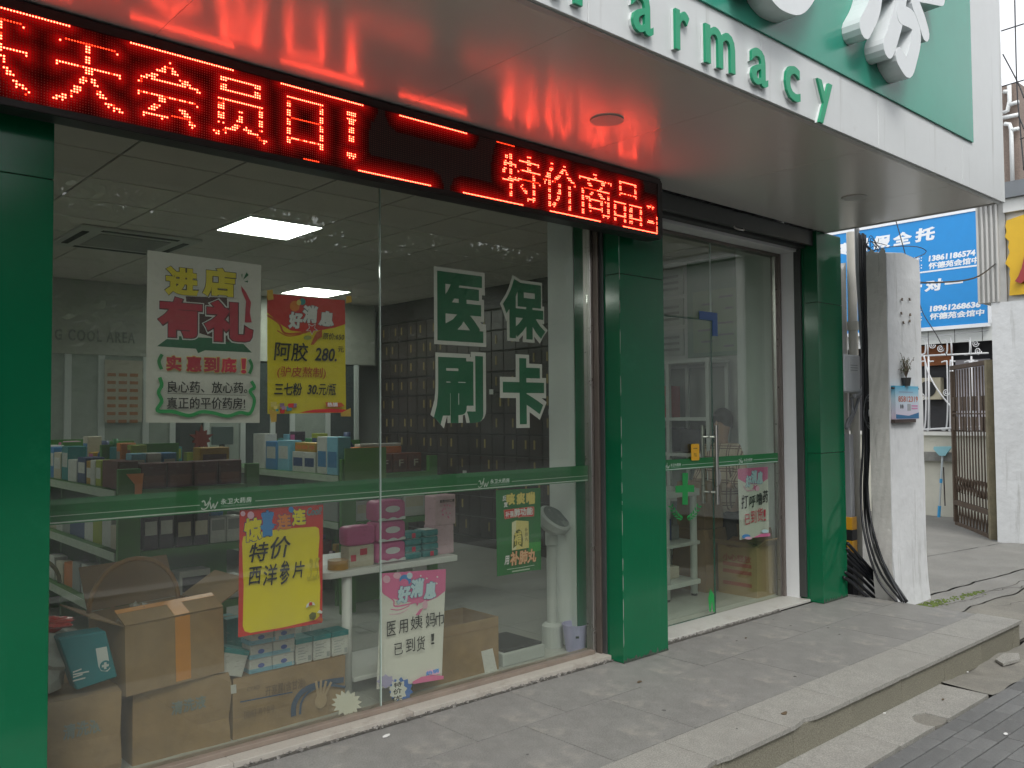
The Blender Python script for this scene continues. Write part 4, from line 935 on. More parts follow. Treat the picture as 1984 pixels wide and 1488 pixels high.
row(3, 6.36, 6.72, lx2+.0, 1.2565, .075, ['gold'], 'small yellow box stacked on the white boxes', 'small yellow boxes', ('orange', 0), axis='y')
row(3, 6.80, 7.5, lx2, 1.0855, (.22,.32), ['sky','blue','white'], 'blue and white carton on the side of the right shelving', 'blue and white cartons on the right shelving', ('white', .1), axis='y')
row(4, 6.0, 7.4, lx2, .72, (.15,.2), ['grey','white','cream','white'], 'grey carton on the side middle shelf of the right shelving', 'grey cartons on the side shelf', None, axis='y')
tl = part(MB().box(G2[0]+.02, G2[0]+.40, 5.885, 5.894, 1.02, 1.30), 'hanging_card', M('lime_card', (.12,.26,.06), .5, var=.1), None, label='pale green price card hanging on the right shelving corner', cat='card')
part(MB().prism([(xa-.10,1.215),(xa+.0,1.215),(xa-.012,1.06),(xa-.05,1.06),(xa-.05,1.15)], facing_front(5.39), 0, .003), 'price_flag', M('orange_flag', (.80,.28,.08), .5), None, label='orange price flag on the corner of the left shelving', cat='card')

def fill(x, y0, y1, z, label, group, seed, w=(.05,.11), h=(.09,.22), d=.10):
    rs_ = random.Random(seed); y = y0; k = 0; words = ('first','second','third','fourth','fifth','sixth','seventh','eighth','ninth','tenth','eleventh','twelfth','thirteenth','fourteenth','fifteenth','sixteenth','seventeenth','eighteenth')
    while y < y1 and k < 18:
        ww = rs_.uniform(*w); hh_ = rs_.uniform(*h); mt = rs_.choice(list(pk))
        if rs_.random() < .25:
            r0_ = ww*.42; o = part(MB().lathe((x, y+ww/2, z+.0005), [(r0_*.9,0),(r0_,.01),(r0_,hh_*.66),(r0_*.45,hh_*.8),(r0_*.5,hh_*.81),(r0_*.5,hh_),(0,hh_)], 14), 'bottle', pk[mt], None, smooth=True, label='%s, %s from the front' % (label.replace('pack', 'bottle'), words[k]), cat='bottle', group=group)
            part(MB().lathe((x, y+ww/2, z+hh_*.2), [(r0_*1.01,0),(r0_*1.02,0),(r0_*1.02,hh_*.32),(r0_*1.01,hh_*.32)], 14), 'bottle_label', pk[rs_.choice(('white','cream','sky','gold'))], o)
        else:
            pack(x, y+ww/2, z+.0005, d, ww*.94, hh_, mt, '%s, %s from the front' % (label, words[k]), group, rs_.uniform(-.08,.08), (rs_.choice(list(pk)), rs_.uniform(-.2,.25)), side='side')
        y += ww+rs_.choice((0, .004, .03)); k += 1
fill(G1[0]+.27, 5.85, 7.5, 1.1155, 'inner row pack on the left shelving top', 'inner row on the left shelving top', 21, (.08,.14), (.16,.30))
fill(G1[0]+.24, 5.5, 7.0, .745, 'inner row pack on the left shelving side shelf', 'inner row on the left shelving side shelf', 22)
fill(G2[0]+.27, 6.2, 7.6, 1.0855, 'inner row pack on the right shelving top', 'inner row on the right shelving top', 23, (.08,.14), (.18,.34))
fill(G2[0]+.09, 5.96, 7.2, .36, 'low side pack on the right shelving', 'low side row on the right shelving', 24)
def fillx(y, x0, x1, z, label, group, seed, w=(.07,.16), h=(.09,.24), d=.12):
    rs_ = random.Random(seed); x = x0; k = 0; words = ('first','second','third','fourth','fifth','sixth','seventh','eighth','ninth','tenth','eleventh','twelfth','thirteenth','fourteenth','fifteenth','sixteenth','seventeenth','eighteenth','nineteenth','twentieth')
    while x < x1 and k < 20:
        ww = rs_.uniform(*w); hh_ = rs_.uniform(*h)
        pack(x+ww/2, y, z+.0005, ww*.95, d, hh_, rs_.choice(list(pk)), '%s, %s from the left' % (label, words[k]), group, rs_.uniform(-.08,.08), (rs_.choice(list(pk)), rs_.uniform(-.2,.25)))
        x += ww+rs_.choice((0,.01,.05)); k += 1
fillx(8.85, 2.3, 3.55, 1.02, 'small pack on the back counter left of the monitor', 'packs on the back counter left', 31)
fillx(8.85, 4.3, 5.7, 1.02, 'small pack on the back counter right of the monitor', 'packs on the back counter right', 32)
fillx(6.0, G2[0]+.14, G2[1]-.1, .36, 'low shelf pack on the end of the right shelving', 'low shelf packs on the right shelving', 33)
fillx(5.64, G1[0]+.16, G1[1]-.2, .745, 'rear pack on the end middle shelf of the left shelving', 'rear packs on the left shelving middle shelf', 34, (.08,.12), (.15,.26))

# ---------------------------------------------------------------- white display table with goods
wt_m = M('white_laminate', (.70,.72,.71), .4, var=.04)
YT = 4.08
tx0, tx1 = at(628, 1108, 'y', YT).x, at(887, 1078, 'y', YT).x; tz = at(887, 1075, 'y', YT).z
tb = thing('display_table', 'white display table with rounded corner inside the window', 'table', ((tx0+tx1)/2, 4.35, FZ))
def topf(u, v, d): return (u, v, d)
top_pts = [(tx1, YT), (tx1, 4.66), (tx0, 4.66), (tx0, YT+.06)] + [(tx0+.06-.06*math.cos(t), YT+.06-.06*math.sin(t)) for t in (R(20), R(45), R(70))] + [(tx0+.06, YT)]
part(MB().prism(top_pts, topf, tz-.035, tz), 'table_top', wt_m, tb, bevel=.004)
legx = at(672, 1200, 'y', YT+.05).x
for x, y in ((legx, YT+.05), (tx1-.06, YT+.42), (legx, 4.58), (tx1-.06, 4.58)): part(MB().cyl((x, y, FZ), (x, y, tz-.036), .028, n=16), 'leg', wt_m, tb, smooth=True)
part(MB().box(legx+.05, tx1-.10, 4.14, 4.6, .10, .125), 'lower_shelf', wt_m, tb, bevel=.004)
def pbox(px0, py0, px1, py1, Y, d, mt, label, group=None, face=None, name='box', cat='box', rz=0., zfix=None):
    a = pxbox(px0, py0, px1, py1, Y); z = a[2] if zfix is None else zfix
    return pack((a[0]+a[1])/2, Y+d/2, z, a[1]-a[0], d, a[3]-a[2], mt, label, group, rz, face, name, cat=cat)
tzz = tz+.0005
tape_roll = part(MB().lathe((at(655,1090,'y',4.16).x, 4.16, tzz), [(.03,0),(.056,0),(.056,.05),(.03,.05)], 28), 'tape_roll', M('packing_tape', (.42,.22,.03), .3), None, label='roll of brown packing tape on the white display table', cat='tape')
Y1 = 4.13
wb = pbox(676, 1058, 725, 1099, Y1, .09, 'cream', 'white box with red block print on the display table', None, None, zfix=tzz)
hw = wb.dimensions if False else None
a = pxbox(676, 1058, 725, 1099, Y1); hz = a[3]-a[2]
part(MB().prism([(a[0]+.07,tzz+hz*.55),(a[0]+.115,tzz+hz*.55),(a[0]+.115,tzz+hz*.85),(a[0]+.07,tzz+hz*.85)], facing_front(Y1), .0008, .0014), 'printed_block', P_('crimson', (.5,.02,.055)), wb)
part(MB().prism([(a[0]+.012,tzz+hz*.3),(a[0]+.045,tzz+hz*.3),(a[0]+.045,tzz+hz*.6),(a[0]+.012,tzz+hz*.6)], facing_front(Y1), .0008, .0014), 'printed_block', P_('crimson', (.5,.02,.055)), wb)
def soft_pack(x0, x1, y0, y1, z0, z1, mt, label, group, deco=None):
    mb = MB(); nx, nz = 8, 5; cx, cz = (x0+x1)/2, (z0+z1)/2; W_, H_ = (x1-x0)/2, (z1-z0)/2; dy = (y1-y0)/2; cy = (y0+y1)/2
    vs = bm_sphere(10, 16)
    for p in vs[0]:
        q = [math.copysign(abs(c_)**.32, c_) for c_ in p]; mb.v.append((cx+W_*q[0], cy+dy*q[1], cz+H_*q[2]))
    mb.f += vs[1]
    o = part(mb, 'soft_pack', pk[mt] if mt in pk else mt, None, smooth=True, label=label, cat='pack', group=group)
    if deco: deco(o, x0, x1, y0, z0, z1)
    return o
def bm_sphere(nv, nu):
    v = []; f = []
    for i in range(nv+1):
        t = math.pi*i/nv
        for j in range(nu): p = 2*math.pi*j/nu; v.append((math.sin(t)*math.cos(p), math.sin(t)*math.sin(p), math.cos(t)))
    for i in range(nv):
        for j in range(nu): f.append((i*nu+j, (i+1)*nu+j, (i+1)*nu+(j+1)%nu, i*nu+(j+1)%nu))
    return v, f
cloud = P_('cloud_white', (.66,.66,.68))
def deco_pink(o, x0, x1, y0, z0, z1):
    fn = facing_front(y0-.0015); w = x1-x0; h = z1-z0
    part(MB().prism([(x0+w*t, z0+h*(.10+.10*abs(math.sin(t*9)))) for t in [i/16 for i in range(1,16)]] + [(x1-w*.06, z0+h*.06), (x0+w*.06, z0+h*.06)], fn, 0, .0006), 'printed_cloud', cloud, o, recalc=False)
    part(put_text(MB(), '医护组合', fn, x0+w*.30, x0+w*.78, z0+h*.42, z0+h*.74, d=.0012, th=.0003, bold=.03) if False else MB().prism(ell(x0+w*.52, z0+h*.58, w*.24, h*.16, 18), fn, 0, .0006), 'printed_shape', cloud, o, recalc=False)
a = pxbox(672, 1022, 729, 1060, Y1); zpk = tzz+hz
soft_pack(a[0], a[1], Y1-.005, Y1+.10, zpk, zpk+(a[3]-a[2]), 'pink', 'pink pack lying on the white box on the display table', None)
zc = tzz
a = pxbox(728, 1055, 787, 1097, Y1); hh = a[3]-a[2]
for lb in ('lowest', 'middle', 'topmost'):
    soft_pack(a[0], a[1], Y1-.01, Y1+.12, zc, zc+hh*.97, 'pink', '%s of the three stacked pink packs with white clouds' % lb, 'stack of pink packs', deco_pink); zc += hh*.955
for k, (px0, px1, n) in enumerate(((784, 819, 4), (820, 851, 4))):
    a = pxbox(px0, 1030, px1, 1086, Y1); h1 = (a[3]-a[2])/4; z = tzz
    for i in range(n):
        j = random.uniform(-.004, .004)
        o = soft_pack(a[0]+j, a[1]+j, Y1+.0, Y1+.11, z, z+h1*.95, 'teal', '%s small teal pad pack in the %s stack beside the pink packs' % (('lowest', 'second lowest', 'second highest', 'topmost')[i], 'left' if k == 0 else 'right'), 'small teal pad packs')
        if i in (1, 3) and k == 0 or i == 0 and k == 1: part(MB().prism(rrect(a[0]+.05, a[0]+.075, z+.006, z+h1*.8, .003), facing_front(Y1-.001), 0, .0008), 'printed_block', P_('pad_red', (.55,.03,.08)), o, recalc=False)
        else: part(MB().box(a[0]+.02, a[1]-.02, Y1+.005, Y1+.09, z+h1*.93, z+h1*.96), 'printed_panel', P_('pad_white', (.6,.65,.63)), o)
        z += h1*.94
a = pxbox(850, 1022, 879, 1078, Y1+.02); h_ = a[3]-a[2]
o = pack((a[0]+a[1])/2-.01, Y1+.08, tzz, a[1]-a[0]+.04, .10, h_, 'blushed', 'lower pale pink mask box at the right end of the table', None, 0)
b2 = pxbox(840, 967, 885, 1025, Y1+.02); h2_ = b2[3]-b2[2]
o = pack((b2[0]+b2[1])/2, Y1+.07, tzz+h_+.0005, b2[1]-b2[0], .09, h2_, 'blushed', 'upper tall pale pink mask box on the display table', None, .12)
part(put_text(MB(), '医用外科口罩', facing_front(Y1+.018), b2[0]+.045, b2[1]-.02, tzz+h_+h2_*.76, tzz+h_+h2_*.86, d=.002, th=.0002, bold=.02), 'printed_lettering', ink, o, recalc=False)
for i in range(12): part(MB().prism(ell(b2[0]+.05+random.uniform(0,.08), tzz+h_+h2_*random.uniform(.2,.68), .004, .006, 8), facing_front(Y1+.018), .0015, .002), 'printed_dot', pnk, o, recalc=False)

# ---------------------------------------------------------------- cartons on the floor inside the window
card_m = M('cardboard', (.30,.195,.095), .8, var=.20, scale=5, bump=.5, bscale=7, dirt=((.19,.12,.06), 3.5, .57, .5)); card_d = M('cardboard_inside', (.26,.165,.085), .85, var=.1, scale=3)
otape = M('orange_tape', (.58,.24,.04), .3, var=.08)
def carton(label, x0, x1, y0, y1, z0, z1, mat=card_m, tape_v=None, rz=0., name='carton'):
    bm = bmesh.new(); bmesh.ops.create_cube(bm, size=1); bmesh.ops.subdivide_edges(bm, edges=bm.edges[:], cuts=5, use_grid_fill=True); mb = MB(); rs_ = random.Random(len(label)); ph = [rs_.uniform(0,6) for _ in range(6)]
    ca, sa = math.cos(rz), math.sin(rz); bm.verts.ensure_lookup_table()
    for v in bm.verts:                                   # slightly bulging, dented board
        p = v.co; bul = .008*math.sin(5*p.x+ph[0])*math.sin(4*p.z+ph[1])+.006*math.sin(7*p.y+ph[2]+3*p.z); cr = -.012 if abs(p.x) > .49 and abs(p.z) > .49 and rs_.random() < .4 else 0
        lx_, ly_ = p.x*(x1-x0), p.y*(y1-y0); 
        if abs(p.y) > .49: ly_ += math.copysign(bul, p.y)+cr*math.copysign(1, p.y)
        if abs(p.x) > .49: lx_ += math.copysign(bul*.6, p.x)+cr*.5*math.copysign(1, p.x)
        mb.v.append(((x0+x1)/2+lx_*ca-ly_*sa, (y0+y1)/2+lx_*sa+ly_*ca, (z0+z1)/2+p.z*(z1-z0)-(.006 if p.z > .49 and (abs(p.x) > .49) and rs_.random() < .5 else 0)))
    bm.faces.ensure_lookup_table(); mb.f = [tuple(v.index for v in f.verts) for f in bm.faces]; bm.free()
    o = part(mb, name, mat, None, label=label, cat='carton')
    part(MB().obox(((x0+x1)/2, (y0+y1)/2, z1+.0006), (x1-x0-.01, .006, .001), rz), 'flap_seam', card_d, o)
    return o
YB = 4.0
b = pxbox(95, 1315, 250, 1500, 3.95)
c1 = carton('closed brown carton at the far left behind the green pillar edge', .42, at(236,1380,'y',3.95).x, 3.95, 4.42, FZ, at(170,1345,'y',3.95).z, rz=-.06)
b1 = c1
q0, q1 = at(262, 1390, 'y', YB).x, at(443, 1390, 'y', YB).x; zt2 = at(350, 1320, 'y', YB).z
c2 = carton('closed brown carton supporting the open taped carton', q0-.01, q1, YB, YB+.42, FZ, zt2)
prn = P_('faded_blue', (.17,.20,.18))
u = pxbox(330, 1352, 398, 1378, YB); part(put_text(MB(), '清洗液', facing_front(YB-.009), *u, d=.001, th=.0003, bold=.03), 'printed_lettering', prn, c2, recalc=False)
u = pxbox(120, 1395, 195, 1425, 3.94); part(put_text(MB(), '清洗液', facing_front(3.928), *u, d=.001, th=.0003, bold=.03), 'printed_lettering', prn, c1, recalc=False)
q0, q1 = at(452, 1350, 'y', YB).x, at(668, 1350, 'y', YB).x; zt3 = at(560, 1293, 'y', YB).z
c3 = carton('wide printed brown carton under the tissue boxes', q0, q1, YB, YB+.36, FZ, zt3)
f3 = facing_front(YB-.012); pr3 = P_('carton_brown_print', (.16,.10,.05)); prb = P_('carton_blue_print', (.035,.07,.14))
def c3t(body, x0, y0, x1, y1, mt=pr3, bold=.02):
    s_ = zz(0, 963, 2.834); a, c_ = s_(x0, y0), s_(x1, y1); part(put_text(MB(), body, f3, *pxbox(a[0],a[1],c_[0],c_[1],YB), d=.001, th=.0003, bold=bold), 'printed_lettering', mt, c3, recalc=False)
c3t('开塞露(含甘油)', 1450, 1010, 1670, 1075); c3t('CYAD', 1350, 1035, 1420, 1058); c3t('【规格】两个型号', 1335, 1155, 1500, 1195, pr3, 0.)
def c3p(x, y): q = at(x/2.834, 963+y/2.834, 'y', YB); return (q.x, q.z)
m_ = MB(); ribbon(m_, smooth_path([c3p(*p) for p in ((1605,1200),(1610,1130),(1660,1060),(1760,1020),(1880,1000))], 6), .028, f3, .0008); ribbon(m_, smooth_path([c3p(*p) for p in ((1640,1190),(1650,1120),(1700,1060),(1790,1030),(1890,1040))], 6), .012, f3, .0008)
part(m_, 'printed_curve', prb, c3, recalc=False)
m_ = MB(); ribbon(m_, [c3p(1312,1122), c3p(1600,1068)], .006, f3, .0008); part(m_, 'printed_line', prb, c3, recalc=False)
hand = MB().prism(ell(*c3p(1755,1115), .035, .038, 18), f3, .0012, .0016)
for k in range(4): ribbon(hand, [c3p(1740+12*k,1085), c3p(1755+28*(k-1),1000+6*abs(k-1))], .014, f3, .0018+.0002*k)
part(hand, 'printed_shape', P_('carton_light_print', (.42,.30,.17)), c3, recalc=False)
part(MB().prism([c3p(*p) for p in ((1260,1030),(1290,1025),(1292,1072),(1262,1078))], f3, .0008, .0014), 'white_label', lab_w, c3, recalc=False)
# open taped carton on top
q0, q1 = at(236, 1290, 'y', YB-.03).x, at(432, 1250, 'y', YB-.03).x; z0 = zt2+.001; z1 = z0 + .30
oc = thing('open_carton', 'open brown carton with orange tape and raised flaps', 'carton', ((q0+q1)/2, YB+.2, z0))
y0, y1 = YB-.03, YB+.40
part(MB().box(q0, q1, y0, y0+.006, z0, z1).box(q0, q1, y1-.006, y1, z0, z1).box(q0, q0+.006, y0+.006, y1-.006, z0, z1).box(q1-.006, q1, y0+.006, y1-.006, z0, z1).box(q0+.006, q1-.006, y0+.006, y1-.006, z0, z0+.006), 'carton_body', card_m, oc)
part(MB().obox(((q0+q1)/2, y0+.055, z1+.028), (q1-q0, .12, .005), 0, R(22)), 'flap', card_m, oc)
part(MB().obox(((q0+q1)/2-.02, y1+.05, z1+.10), (q1-q0-.03, .22, .005), 0, R(62)), 'flap', card_d, oc)
part(MB().obox((q1+.075, (y0+y1)/2, z1+.055), (.20, y1-y0-.05, .005), 0, 0, R(-28)), 'flap', card_m, oc)
part(MB().obox((q0-.06, (y0+y1)/2, z1+.03), (.16, y1-y0-.05, .005), 0, 0, R(25)), 'flap', card_d, oc)
tm = (q0+q1)/2+.03
part(MB().box(tm-.035, tm+.035, y0-.0012, y0-.0002, z0+.01, z1), 'tape', otape, oc)
part(MB().obox((tm, y0+.0545, z1+.0312), (.07, .12, .001), 0, R(22)), 'tape', otape, oc)
part(MB().obox(((q0+q1)/2, y0+.1005, z1+.050), (q1-q0, .03, .001), 0, R(22)), 'tape', otape, oc)
oc.rotation_euler = (0, R(-1.5), R(3.5))
arc = [( (q0+q1)/2-.10+.20*math.cos(t), y0+.22, z1+.03+.22*math.sin(t)) for t in [math.pi*i/16 for i in range(17)]]
part(MB().tube(arc, .011, 10), 'basket_handle', M('wicker', (.30,.16,.05), .6, var=.2, scale=40), None, smooth=True, label='arched brown basket handle rising from the open carton', cat='basket')
arc = [(.95+.17*math.cos(t), 4.36, .80+.14*math.sin(t)) for t in [math.pi*i/14 for i in range(15)]]
part(MB().tube(arc, .009, 10), 'basket_handle', M('wicker_green', (.16,.15,.06), .6, var=.2, scale=40), None, smooth=True, label='thin arched basket handle at the far left above the teal bag', cat='basket')
cr_ = MB()
for i in range(40):
    x, y, z = q0+.10+random.gauss(0,.035), y0+.14+random.gauss(0,.02), z1+.01+abs(random.gauss(0,.03)); s_ = .02
    cr_.add([(x+random.uniform(-s_,s_), y+random.uniform(-s_,s_), z+random.uniform(-s_,s_)) for _ in range(4)], [(0,1,2),(0,2,3)])
film_clear = M('crumpled_film', (.6,.62,.6), .12, var=.05, alpha=.35)
part(cr_, 'crumpled_film', film_clear, oc)
# teal shopping bag and plastic bags at the left
tbz = at(170,1345,'y',3.95).z+.002
tm_ = M('teal_bag', (.012,.20,.24), .5, var=.06)
bb = [at(112,1237,'y',3.93), at(205,1222,'y',3.93), at(228,1312,'y',3.93), at(148,1338,'y',3.93)]
bg_ = part(MB().prism([(p.x, p.z) for p in bb], facing_front(3.93), -.10, 0), 'shopping_bag', tm_, None, bevel=.006, label='teal paper bag with white label leaning on the left carton', cat='bag')
ft = facing_front(3.93)
def bp_(x, y): q = at(x/2.834, 963+y/2.834, 'y', 3.93); return (q.x, q.z)
part(MB().prism([bp_(*p) for p in ((525,832),(585,820),(605,940),(590,958),(555,955),(540,930))], ft, .0008, .0014), 'printed_label', P_('bag_white', (.62,.66,.66)), bg_, recalc=False)
part(MB().prism(ell(*bp_(577,925), .022, .022, 18), ft, .0016, .002), 'printed_ring', tm_, bg_, recalc=False)
c_ = bp_(577,925); part(MB().box(c_[0]-.005, c_[0]+.005, 3.9270, 3.9276, c_[1]-.014, c_[1]+.014).box(c_[0]-.014, c_[0]+.014, 3.9266, 3.9272, c_[1]-.005, c_[1]+.005), 'printed_cross', P_('bag_white', (.62,.66,.66)), bg_)
for yy in (962, 975, 990, 1010): m_ = MB(); ribbon(m_, [bp_(400, yy), bp_(470+random.uniform(-30,20), yy-18)], .006, ft, .0012); part(m_, 'printed_line', P_('bag_white', (.62,.66,.66)), bg_, recalc=False)
def crumple(name, label, c, r, mat, cat, seed, sq=(1,1,1)):
    rs = random.Random(seed); v, f = bm_sphere(12, 18); ph = [rs.uniform(0,6) for _ in range(6)]
    mb = MB(); mb.v = [(c[0]+r*sq[0]*p[0]*k, c[1]+r*sq[1]*p[1]*k, c[2]+r*sq[2]*p[2]*k) for p in v for k in [1+.18*math.sin(4*p[0]+ph[0])*math.sin(5*p[1]+ph[1])+.14*math.sin(9*p[2]+ph[2]+3*p[0])+rs.uniform(-.05,.05)]]
    mb.f = f; return part(mb, name, mat, None, label=label, cat=cat)
crumple('plastic_bag', 'crumpled white and clear plastic bag behind the teal bag', (.98, 4.08, tbz+.16), .15, M('white_plastic', (.55,.57,.55), .3, var=.1), 'bag', 3, (1,.7,.9))
crumple('plastic_bag', 'red plastic bag knot at the left edge of the window', (.90, 3.95, tbz+.08), .055, M('red_plastic', (.50,.03,.02), .3, var=.2), 'bag', 5, (1,.8,1.6))
crumple('plastic_bag', 'red plastic bag top above the white bag', (.99, 4.02, tbz+.30), .06, M('red_plastic', (.50,.03,.02), .3), 'bag', 6, (1.6,.8,.5))
# tissue and care boxes on the wide carton
zz3 = zt3+.0012
def small(px0, py0, px1, py1, mt, top, label, group, Yf=YB+.01, rz=0., logo=False):
    a = pxbox(px0, py0, px1, py1, Yf); o = pack((a[0]+a[1])/2, Yf+.05, a[2], a[1]-a[0], .10, a[3]-a[2], mt, label, group, rz)
    if top: part(MB().obox(((a[0]+a[1])/2, Yf+.05, a[3]+.0006), (a[1]-a[0]-.004, .096, .001), rz), 'printed_top', pk[top], o)
    if top: part(MB().obox(((a[0]+a[1])/2, Yf+.05, a[3]-(a[3]-a[2])*.1), (a[1]-a[0]+.001, .1012, (a[3]-a[2])*.16), rz), 'printed_band', pk[top], o)
    if logo: part(MB().prism(ell((a[0]+a[1])/2, (a[2]+a[3])/2, .017, .011, 16), facing_front(Yf), .0008, .0014), 'printed_logo', P_('logo_blue', (.05,.10,.42)), o, recalc=False)
    return o
tl_ = 'pale blue tissue box in the stacked pile on the wide carton'
gl_ = 'pile of tissue boxes'
zb_ = zz3
a = pxbox(484, 1278, 528, 1306, YB+.01); hT = .068
base = [(484,528),(529,571)]
for lev in range(3):
    for (p0, p1) in base:
        aa = pxbox(p0, 1280, p1, 1300, YB+.012); z = zz3 + lev*hT
        o = pack((aa[0]+aa[1])/2+lev*.004, YB+.065, z, aa[1]-aa[0]-.002, .10, hT-.002, 'white', '%s tissue box in the %s layer of the pile on the wide carton' % ('left' if p0 == 484 else 'right', ('lowest', 'middle', 'topmost')[lev]), gl_, random.uniform(-.02,.02))
        part(MB().prism(ell((aa[0]+aa[1])/2, z+hT*.5, .017, .011, 16), facing_front(YB+.0135), .0008, .0014), 'printed_logo', P_('logo_blue', (.05,.10,.42)), o, recalc=False)
        part(MB().obox(((aa[0]+aa[1])/2, YB+.065, z+.012), (aa[1]-aa[0]-.0006, .1012, .02), 0), 'printed_band', pk['sky'], o)
for i, (p0, p1) in enumerate(((573,605),(607,641),(643,675))):
    aa = pxbox(p0, 1240, p1, 1290, YB+.012); hC = .125
    o = pack((aa[0]+aa[1])/2, YB+.065, zz3, aa[1]-aa[0]-.002, .11, hC, 'white', 'white and teal care box, %s in the row on the wide carton' % ('left', 'middle', 'right')[i], 'row of white and teal care boxes')
    part(MB().obox(((aa[0]+aa[1])/2, YB+.065, zz3+hC-.012), (aa[1]-aa[0]-.001, .1115, .026), 0), 'printed_band', pk['teal'], o)
    for k in range(5): part(MB().box(aa[0]+.012, aa[0]+.012+random.uniform(.02,.05), YB+.0085, YB+.0092, zz3+.02+k*.014, zz3+.024+k*.014), 'printed_line', P_('grey_print', (.30,.33,.33)), o)
    part(MB().box(aa[1]-.026, aa[1]-.008, YB+.0085, YB+.0092, zz3+.01, zz3+.035), 'printed_barcode', P_('grey_print', (.30,.33,.33)), o)
lean = part(MB().obox((at(455,1265,'y',YB).x, YB+.06, zz3+.075), (.125, .10, .125), 0, 0, R(18)), 'care_box', pk['white'], None, bevel=.003, label='white and teal care box leaning against the tissue boxes', cat='box')
lt_ = MB().obox((0,0,.052), (.126, .1015, .024)); lt_.xform(Matrix.Translation((at(455,1265,'y',YB).x, YB+.06, zz3+.075)) @ Matrix.Rotation(R(18), 4, 'Y')); part(lt_, 'printed_band', pk['teal'], lean)
tc_ = carton('dark teal carton standing behind the leaning care box', at(440,1200,'y',4.2).x, at(470,1200,'y',4.2).x, 4.2, 4.32, zz3, zz3+.24, pk['teal'])
# carton with flap and shipping label behind the pink poster
q0, q1 = at(800, 1260, 'y', YB).x, at(966, 1260, 'y', YB).x; z4 = at(900, 1208, 'y', YB).z
oc2 = thing('open_carton', 'open brown carton with a shipping label behind the pink poster', 'carton', ((q0+q1)/2, YB+.17, FZ))
part(MB().box(q0, q1, YB, YB+.006, FZ, z4).box(q0, q1, YB+.334, YB+.34, FZ, z4).box(q0, q0+.006, YB+.006, YB+.334, FZ, z4).box(q1-.006, q1, YB+.006, YB+.334, FZ, z4).box(q0+.006, q1-.006, YB+.006, YB+.334, FZ, FZ+.006), 'carton_body', card_m, oc2)
part(MB().obox(((q0+q1)/2, YB-.001, z4-.055), (q1-q0, .004, .004)), 'crease', card_d, oc2)
part(MB().obox(((q0+q1)/2-.12, YB+.33, z4+.055), (q1-q0-.25, .005, .11), 0, R(-12)), 'flap', card_d, oc2)
lbp = [at(*p, 'y', YB) for p in ((932,1262),(954,1256),(963,1298),(940,1309))]
part(MB().prism([(p.x, p.z) for p in lbp], facing_front(YB), .001, .002), 'shipping_label', M('label_paper', (.68,.68,.66), .6, streak=((.3,.3,.3), 30., 240., .55, .7)), oc2)
# physician scale
scm = M('scale_grey', (.45,.48,.47), .45, var=.04); 
scl = thing('weighing_scale', 'tall white weighing scale with tilted round dial and black platform', 'scale', (3.75, 4.2, FZ))
fx0, fx1 = at(975, 1290, 'y', 4.0).x, at(1056, 1262, 'y', 4.0).x
part(MB().box(fx0, fx1, 4.0, 4.38, FZ, .10), 'base', scm, scl, bevel=.01, seg=2)
part(MB().box(fx0+.02, fx1-.01, 4.015, 4.36, .1005, .115), 'platform', M('scale_rubber', (.02,.022,.024), .6), scl, bevel=.004)
px_ = at(1070, 1200, 'y', 4.14).x
part(MB().lathe((px_, 4.14, FZ), [(.07,0),(.07,.14),(.05,.16)], 20), 'column_foot', scm, scl, bevel=0)
part(MB().lathe((px_, 4.14, .18), [(.036,0),(.034,.50),(.042,.51),(.042,.60),(.055,.66),(.055,.67)], 20), 'column', scm, scl, smooth=False)
hdz = at(1072, 1005, 'y', 4.12).z
dm = Matrix.Translation((px_+.0, 4.11, hdz)) @ Matrix.Rotation(R(38), 4, 'X') @ Matrix.Rotation(R(8), 4, 'Y')
hd_ = MB().lathe((0,0,-.035), [(.06,-.05),(.115,0),(.118,.045),(.105,.055)], 28).xform(dm); part(hd_, 'dial_head', scm, scl)
part(MB().lathe((0,0,.0205), [(.0,0),(.098,0),(.098,.003),(0,.003)], 28).xform(dm), 'dial_face', M('dial_face', (.16,.18,.18), .25, var=.2, scale=10), scl)
part(MB().cyl((px_, 4.13, .82), (px_, 4.12, hdz-.05), .04, .055, n=16), 'neck', scm, scl)
# lilac waste bin
bx = at(1116, 1250, 'y', 3.97).x
bn = part(MB().lathe((bx, 3.975, FZ), [(.0,.001),(.062,0),(.085,.165),(.089,.165),(.089,.172),(.080,.172),(.058,.01),(.0,.01)], 28), 'waste_bin', M('lilac_plastic', (.40,.38,.62), .4, var=.05), None, smooth=False, label='small lilac waste bin in the right corner of the window', cat='bin')
for t in (-2.2, -1.0): part(MB().obox((bx+.074*math.cos(t), 3.975+.074*math.sin(t), FZ+.10), (.022, .006, .014), t+math.pi/2), 'slot', black, bn)

